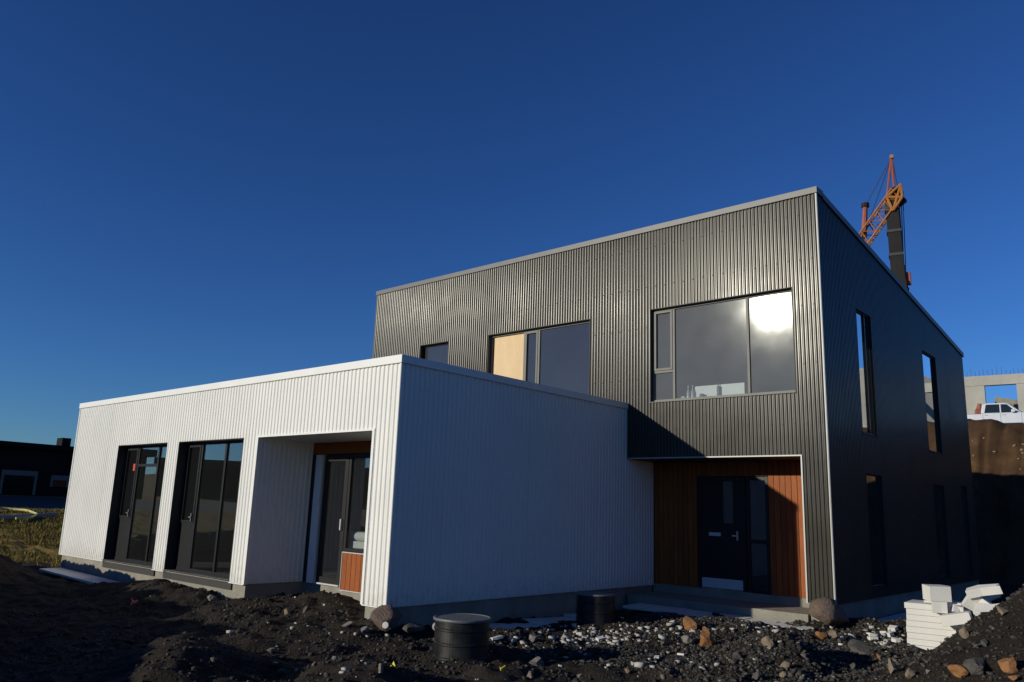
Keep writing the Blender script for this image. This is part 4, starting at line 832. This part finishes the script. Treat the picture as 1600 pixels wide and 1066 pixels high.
# ------------------------------------------------------------------ right background: bank top, pickup, concrete shell
def gdir(px, hd):
    d = ray(px, 640); k = hd/math.hypot(d[0], d[1]); return CAM[0]+d[0]*k, CAM[1]+d[1]*k
def pickup(px, hd):
    x, y = gdir(px, hd); tz = at_dist(px, 676, hd).z
    d = ray(px, 640); az = math.atan2(d[0], d[1])
    t = tag(empty('pickup_truck', (x, y, tz), -az-0.06), 'silver white crew cab pickup parked on top of the earth bank', 'pickup truck')
    def arch(cx, r, n=9): return [(cx-r*math.cos(math.pi*i/n), 0.38+r*math.sin(math.pi*i/n)) for i in range(n+1)]
    # side outline, front to the right
    low = [(-2.9, 0.55), (-2.9, 0.5)]+arch(-1.75, 0.48)+arch(1.85, 0.48)+[(2.85, 0.42), (2.95, 0.7)]
    up = [(2.93, 0.95), (2.8, 1.08), (1.35, 1.18), (1.2, 1.2), (-0.98, 1.2), (-1.0, 1.16), (-2.9, 1.16)]
    MB().prism(low+up, (0, 0, 0), X, Z, -Y, (-0.98, 0.98)).build('body', 'truck', t, bevel=0.03)
    MB().prism([(1.3, 1.19), (0.55, 1.82), (0.35, 1.88), (-0.75, 1.88), (-0.95, 1.8), (-1.05, 1.19)], (0, 0, 0), X, Z, -Y, (-0.84, 0.84)).build('cab', 'truck', t, bevel=0.05)
    for s in (-1, 1):
        for poly in ([(0.98, 1.23), (0.47, 1.76), (0.12, 1.78), (0.12, 1.23)], [(0.04, 1.23), (0.04, 1.78), (-0.72, 1.78), (-0.84, 1.23)]):
            MB().prism(poly, (0, 0, 0), X, Z, Y*s, (0.842, 0.853)).build('side_window', 'dark_glass', t)
        for hx in (0.18, -0.82): MB().box((hx, hx+0.2), (s*0.985-0.02, s*0.985+0.02), (1.05, 1.09)).build('door_handle', 'rim', t)
        MB().box((0.70, 0.92), (s*1.09-0.1, s*1.09+0.1), (1.2, 1.38)).build('mirror', 'truck', t, bevel=0.03)
        for hx in (0.08, -0.93, 1.25): MB().box((hx-0.006, hx+0.006), (s*0.983-0.003, s*0.983+0.003), (0.55, 1.19)).build('door_seam', 'reveal', t)
        MB().box((-1.2, 1.3), (s*0.99-0.04, s*0.99+0.04), (0.42, 0.52)).build('running_board', 'rubber', t)
        for wx in (-1.75, 1.85):
            wh = MB().tube([(wx, s*0.98, 0.38), (wx, s*0.72, 0.38)], 0.39, 24).build('wheel', 'rubber', t)
            MB().tube([(wx, s*0.995, 0.38), (wx, s*0.981, 0.38)], 0.25, 18).build('rim', 'rim', wh)
        MB().box((-2.93, -2.88), (s*0.88-0.06, s*0.88+0.06), (0.8, 1.12)).build('tail_light', 'taill', t)
        MB().box((2.80, 2.95), (s*0.8-0.14, s*0.8+0.14), (0.88, 1.0)).build('head_light', 'hlamp', t)
    MB().prism([(1.26, 1.24), (0.60, 1.80), (0.58, 1.80), (1.24, 1.24)], (0.03, 0, 0), X, Z, Y, (-0.72, 0.72)).build('windscreen', 'dark_glass', t)
    MB().box((-2.85, -1.05), (-0.86, 0.86), (1.162, 1.185)).build('bed_cover', 'rubber', t)
    return t
pickup(1562, 62)
def shell():
    hd = 84; x, y = gdir(1560, hd); d = ray(1560, 640); az = math.atan2(d[0], d[1]); base = at_dist(1560, 662, hd).z-1.5; top = at_dist(1560, 586, hd).z
    s = tag(empty('concrete_building', (x, y, base), -az-0.1), 'unfinished pale concrete building shell with rebar on top', 'building')
    H = top-base; k = hd/FOC/1.0
    c = lambda px: (px-1560)*k
    for a, b in ((1520, 1546), (1583, 1594), (1640, 1660), (1720, 1740), (1800, 1820), (1880, 1900)): MB().box((c(a), c(b)), (0, 0.5), (0, H-0.9)).build('column', 'concrete_pale', s)
    MB().box((c(1519), 26.0), (-0.05, 0.55), (H-0.9, H)).build('beam', 'concrete_pale', s)
    MB().box((c(1519), 26.0), (0.0, 0.45), (0, 1.9)).build('low_wall', 'concrete_pale', s)
    MB().box((c(1519), c(1522)), (0.5, 9), (0, H-0.6)).build('end_wall', 'concrete_pale', s)
    MB().prism([(c(1546), 1.9), (c(1592), 1.9), (c(1592), H-2.2), (c(1572), H-1.4), (c(1546), H-1.0)], (0, 7, 0), X, Z, Y, (0, 0.4)).build('rear_wall', 'concrete', s)
    MB().box((27, 40), (-3, 9), (0, H+1.6)).build('stair_tower', 'concrete_pale', s)
    for i in range(46):
        xx = c(1521)+i*(c(1755)-c(1521))/46; MB().tube([(xx, 0.25, H-0.02), (xx+random.uniform(-.08, .08), 0.25+random.uniform(-.1, .1), H+random.uniform(0.4, 0.8))], 0.014, 4).build('rebar', 'rebar', s)
shell()
rp_ = at_dist(1530, 640, 66)
drm = empty('red_machine', (rp_.x, rp_.y, rp_.z-0.75), 0.3); drm.scale = (0.6, 0.6, 0.75); MB().box((-0.45, 0.45), (-0.4, 0.4), (0.4, 1.0)).build('housing', 'crane_red', drm, bevel=0.06); MB().tube([(0, 0, 1.0), (0.1, 0, 1.55)], [0.32, 0.2], 12).build('hopper', 'crane_red', drm); 
for s in (-1, 1): MB().tube([(-0.2, s*0.42, 0.25), (-0.2, s*0.5, 0.25)], 0.25, 14).build('wheel', 'rubber', drm)
tag(drm, 'small red site machine behind the pickup', 'machine')
# spoil and rubble on the bank edge
pale = [ground_at(random.uniform(1515, 1640), random.uniform(684, 738)) for _ in range(16)]
tag(scatter('bank_stones', np.array([(p.x, p.y) for p in pale]), RNG.uniform(0.03, 0.09, 16), ROCKM['tan']), kind='stuff', label='pale stones stuck in the brown earth bank', cat='stones')

# ------------------------------------------------------------------ crane behind the house
def crane():
    hd = 58; P = lambda px, py: at_dist(px, py, hd)
    x, y = gdir(1412, hd); bz = gz(x, y); root = tag(empty('mobile_crane', (x, y, bz)), 'orange lattice crane with dark mast rising behind the grey block', 'crane')
    L = lambda px, py, dd=0.0: P(px, py)-Vector((x, y, bz))+Vector((0.02*dd, dd, 0))
    v_ = ray(1405, 400); dep = Vector((v_[0], v_[1], 0)).normalized(); side = Vector((dep.y, -dep.x, 0))
    def beam(a, b, wa, wb, name, m, dp=None):
        a = Vector(a); b = Vector(b); d = (b-a).normalized(); s = d.cross(dep).normalized(); mb = MB(); n0 = len(mb.v)
        for (p, w_) in ((a, wa), (b, wb)):
            h = (dp or w_)/2
            for sx, sy in ((-1, -1), (1, -1), (1, 1), (-1, 1)): mb.v.append(tuple(p+s*sx*w_/2+dep*sy*h))
        mb.f += [(0, 1, 2, 3), (7, 6, 5, 4)]+[(i, i+4, (i+1) % 4+4, (i+1) % 4) for i in range(4)]
        return mb.build(name, m, root)
    top = L(1392, 310); bot = L(1404, 440); dn = (bot-top)/(bot.z-top.z); foot = top+dn*(0.9-top.z)
    beam(top, bot, 0.78, 0.84, 'mast', 'crane_dark'); beam(bot, foot, 0.92, 1.1, 'mast', 'crane_dark')
    for k_ in (0.12, 0.4, 0.68): p_ = top+(bot-top)*k_; q_ = top+(bot-top)*(k_+0.03); beam(p_, q_, 0.92, 0.92, 'mast_collar', 'cable')
    # lattice jib folded down to the left
    ja, jb = L(1402, 302), L(1349, 377); d = (jb-ja).normalized(); jb2 = ja+d*11.5; s = d.cross(dep).normalized()
    w_ = 0.42; ch = []
    cm = MB()
    for sx in (-1, 1):
        for sy in (-1, 1): cm.tube([ja+s*sx*w_+dep*sy*w_, jb2+s*sx*w_+dep*sy*w_], 0.06, 6)
    cm.build('jib_chords', 'crane_orange', root)
    n = 26
    for i in range(n):
        mb = MB(); a = ja+d*(11.5*i/n); b = ja+d*(11.5*(i+1)/n); f = 1 if i % 2 else -1
        for sy in (-1, 1): mb.tube([a+s*f*w_+dep*sy*w_, b-s*f*w_+dep*sy*w_], 0.035, 4)
        for sx in (-1, 1): mb.tube([a+s*sx*w_+dep*f*w_, b+s*sx*w_-dep*f*w_], 0.035, 4)
        mb.build('lattice_brace', 'crane_orange', root)
    # head frame
    hf = MB(); hd_ = [L(1386, 312), L(1408, 292), L(1410, 312), L(1396, 333), L(1388, 318)]
    for a, b in ((0, 1), (1, 2), (2, 3), (3, 4), (0, 3), (0, 2), (1, 3)):
        for sy in (-0.5, 0.5): hf.tube([hd_[a]+dep*sy, hd_[b]+dep*sy], 0.085, 6)
    hf.build('head_frame', 'crane_orange', root)
    for (px, py) in ((1405, 304), (1399, 300), (1404, 316)):
        p = L(px, py); MB().tube([p-dep*0.35, p+dep*0.35], 0.28, 14).build('sheave', 'crane_dark', root)
    beam(L(1406, 312), L(1412, 318), 0.5, 0.5, 'head_block', 'crane_dark')
    ap = L(1393, 246)
    for fx, fy in ((1386, 308), (1398, 298)):
        MB().tube([ap, L(fx, fy)], [0.09, 0.075], 6).build('strut', 'crane_red', root)
    MB().tube([ap-dep*0.2, ap+dep*0.2], 0.14, 10).build('apex_sheave', 'crane_orange', root)
    MB().tube([L(1352, 322), L(1350, 372)], [0.16, 0.2], 8).build('jib_strut', 'crane_red', root); MB().tube([L(1352, 318), L(1352, 324)], 0.26, 10).build('strut_head', 'crane_dark', root)
    for a, b in (((1392, 248), (1354, 318)), ((1392, 250), (1358, 345)), ((1394, 248), (1404, 300)), ((1408, 306), (1413, 440)), ((1411, 308), (1416, 440)), ((1405, 312), (1409, 430))):
        MB().tube([L(*a), L(*b)], 0.03, 5).build('cable', 'cable', root)
    beam(L(1404, 320), L(1412, 420), 0.14, 0.14, 'guide_rail', 'cap_grey')
    beam(L(1411, 415), L(1413, 470), 0.24, 0.3, 'rail_end', 'crane_red')
    p = L(1416, 436); hb = MB().obox(p, side, Z, dep, (-0.3, 0.3), (-0.45, 0.45), (-0.15, 0.15)).build('hook_block', 'crane_red', root, bevel=0.06); MB().tube([p-Z*0.45, p-Z*0.75+side*0.1, p-Z*0.95, p-Z*0.85-side*0.18], 0.06, 6).build('hook', 'cable', hb)
    # carrier, out of sight behind the house
    MB().box((-1.4, 1.4), (-4.5, 3.5), (0.6, 1.3)).build('carrier', 'crane_orange', root, bevel=0.05)
    MB().box((-1.3, 1.3), (-4.4, -2.6), (1.3, 2.7)).build('driver_cab', 'crane_orange', root, bevel=0.1)
    for wy in (-3.6, -1.6, 0.6, 2.4):
        for s_ in (-1, 1): MB().tube([(s_*1.0, wy, 0.5), (s_*1.38, wy, 0.5)], 0.5, 16).build('wheel', 'rubber', root)
crane()
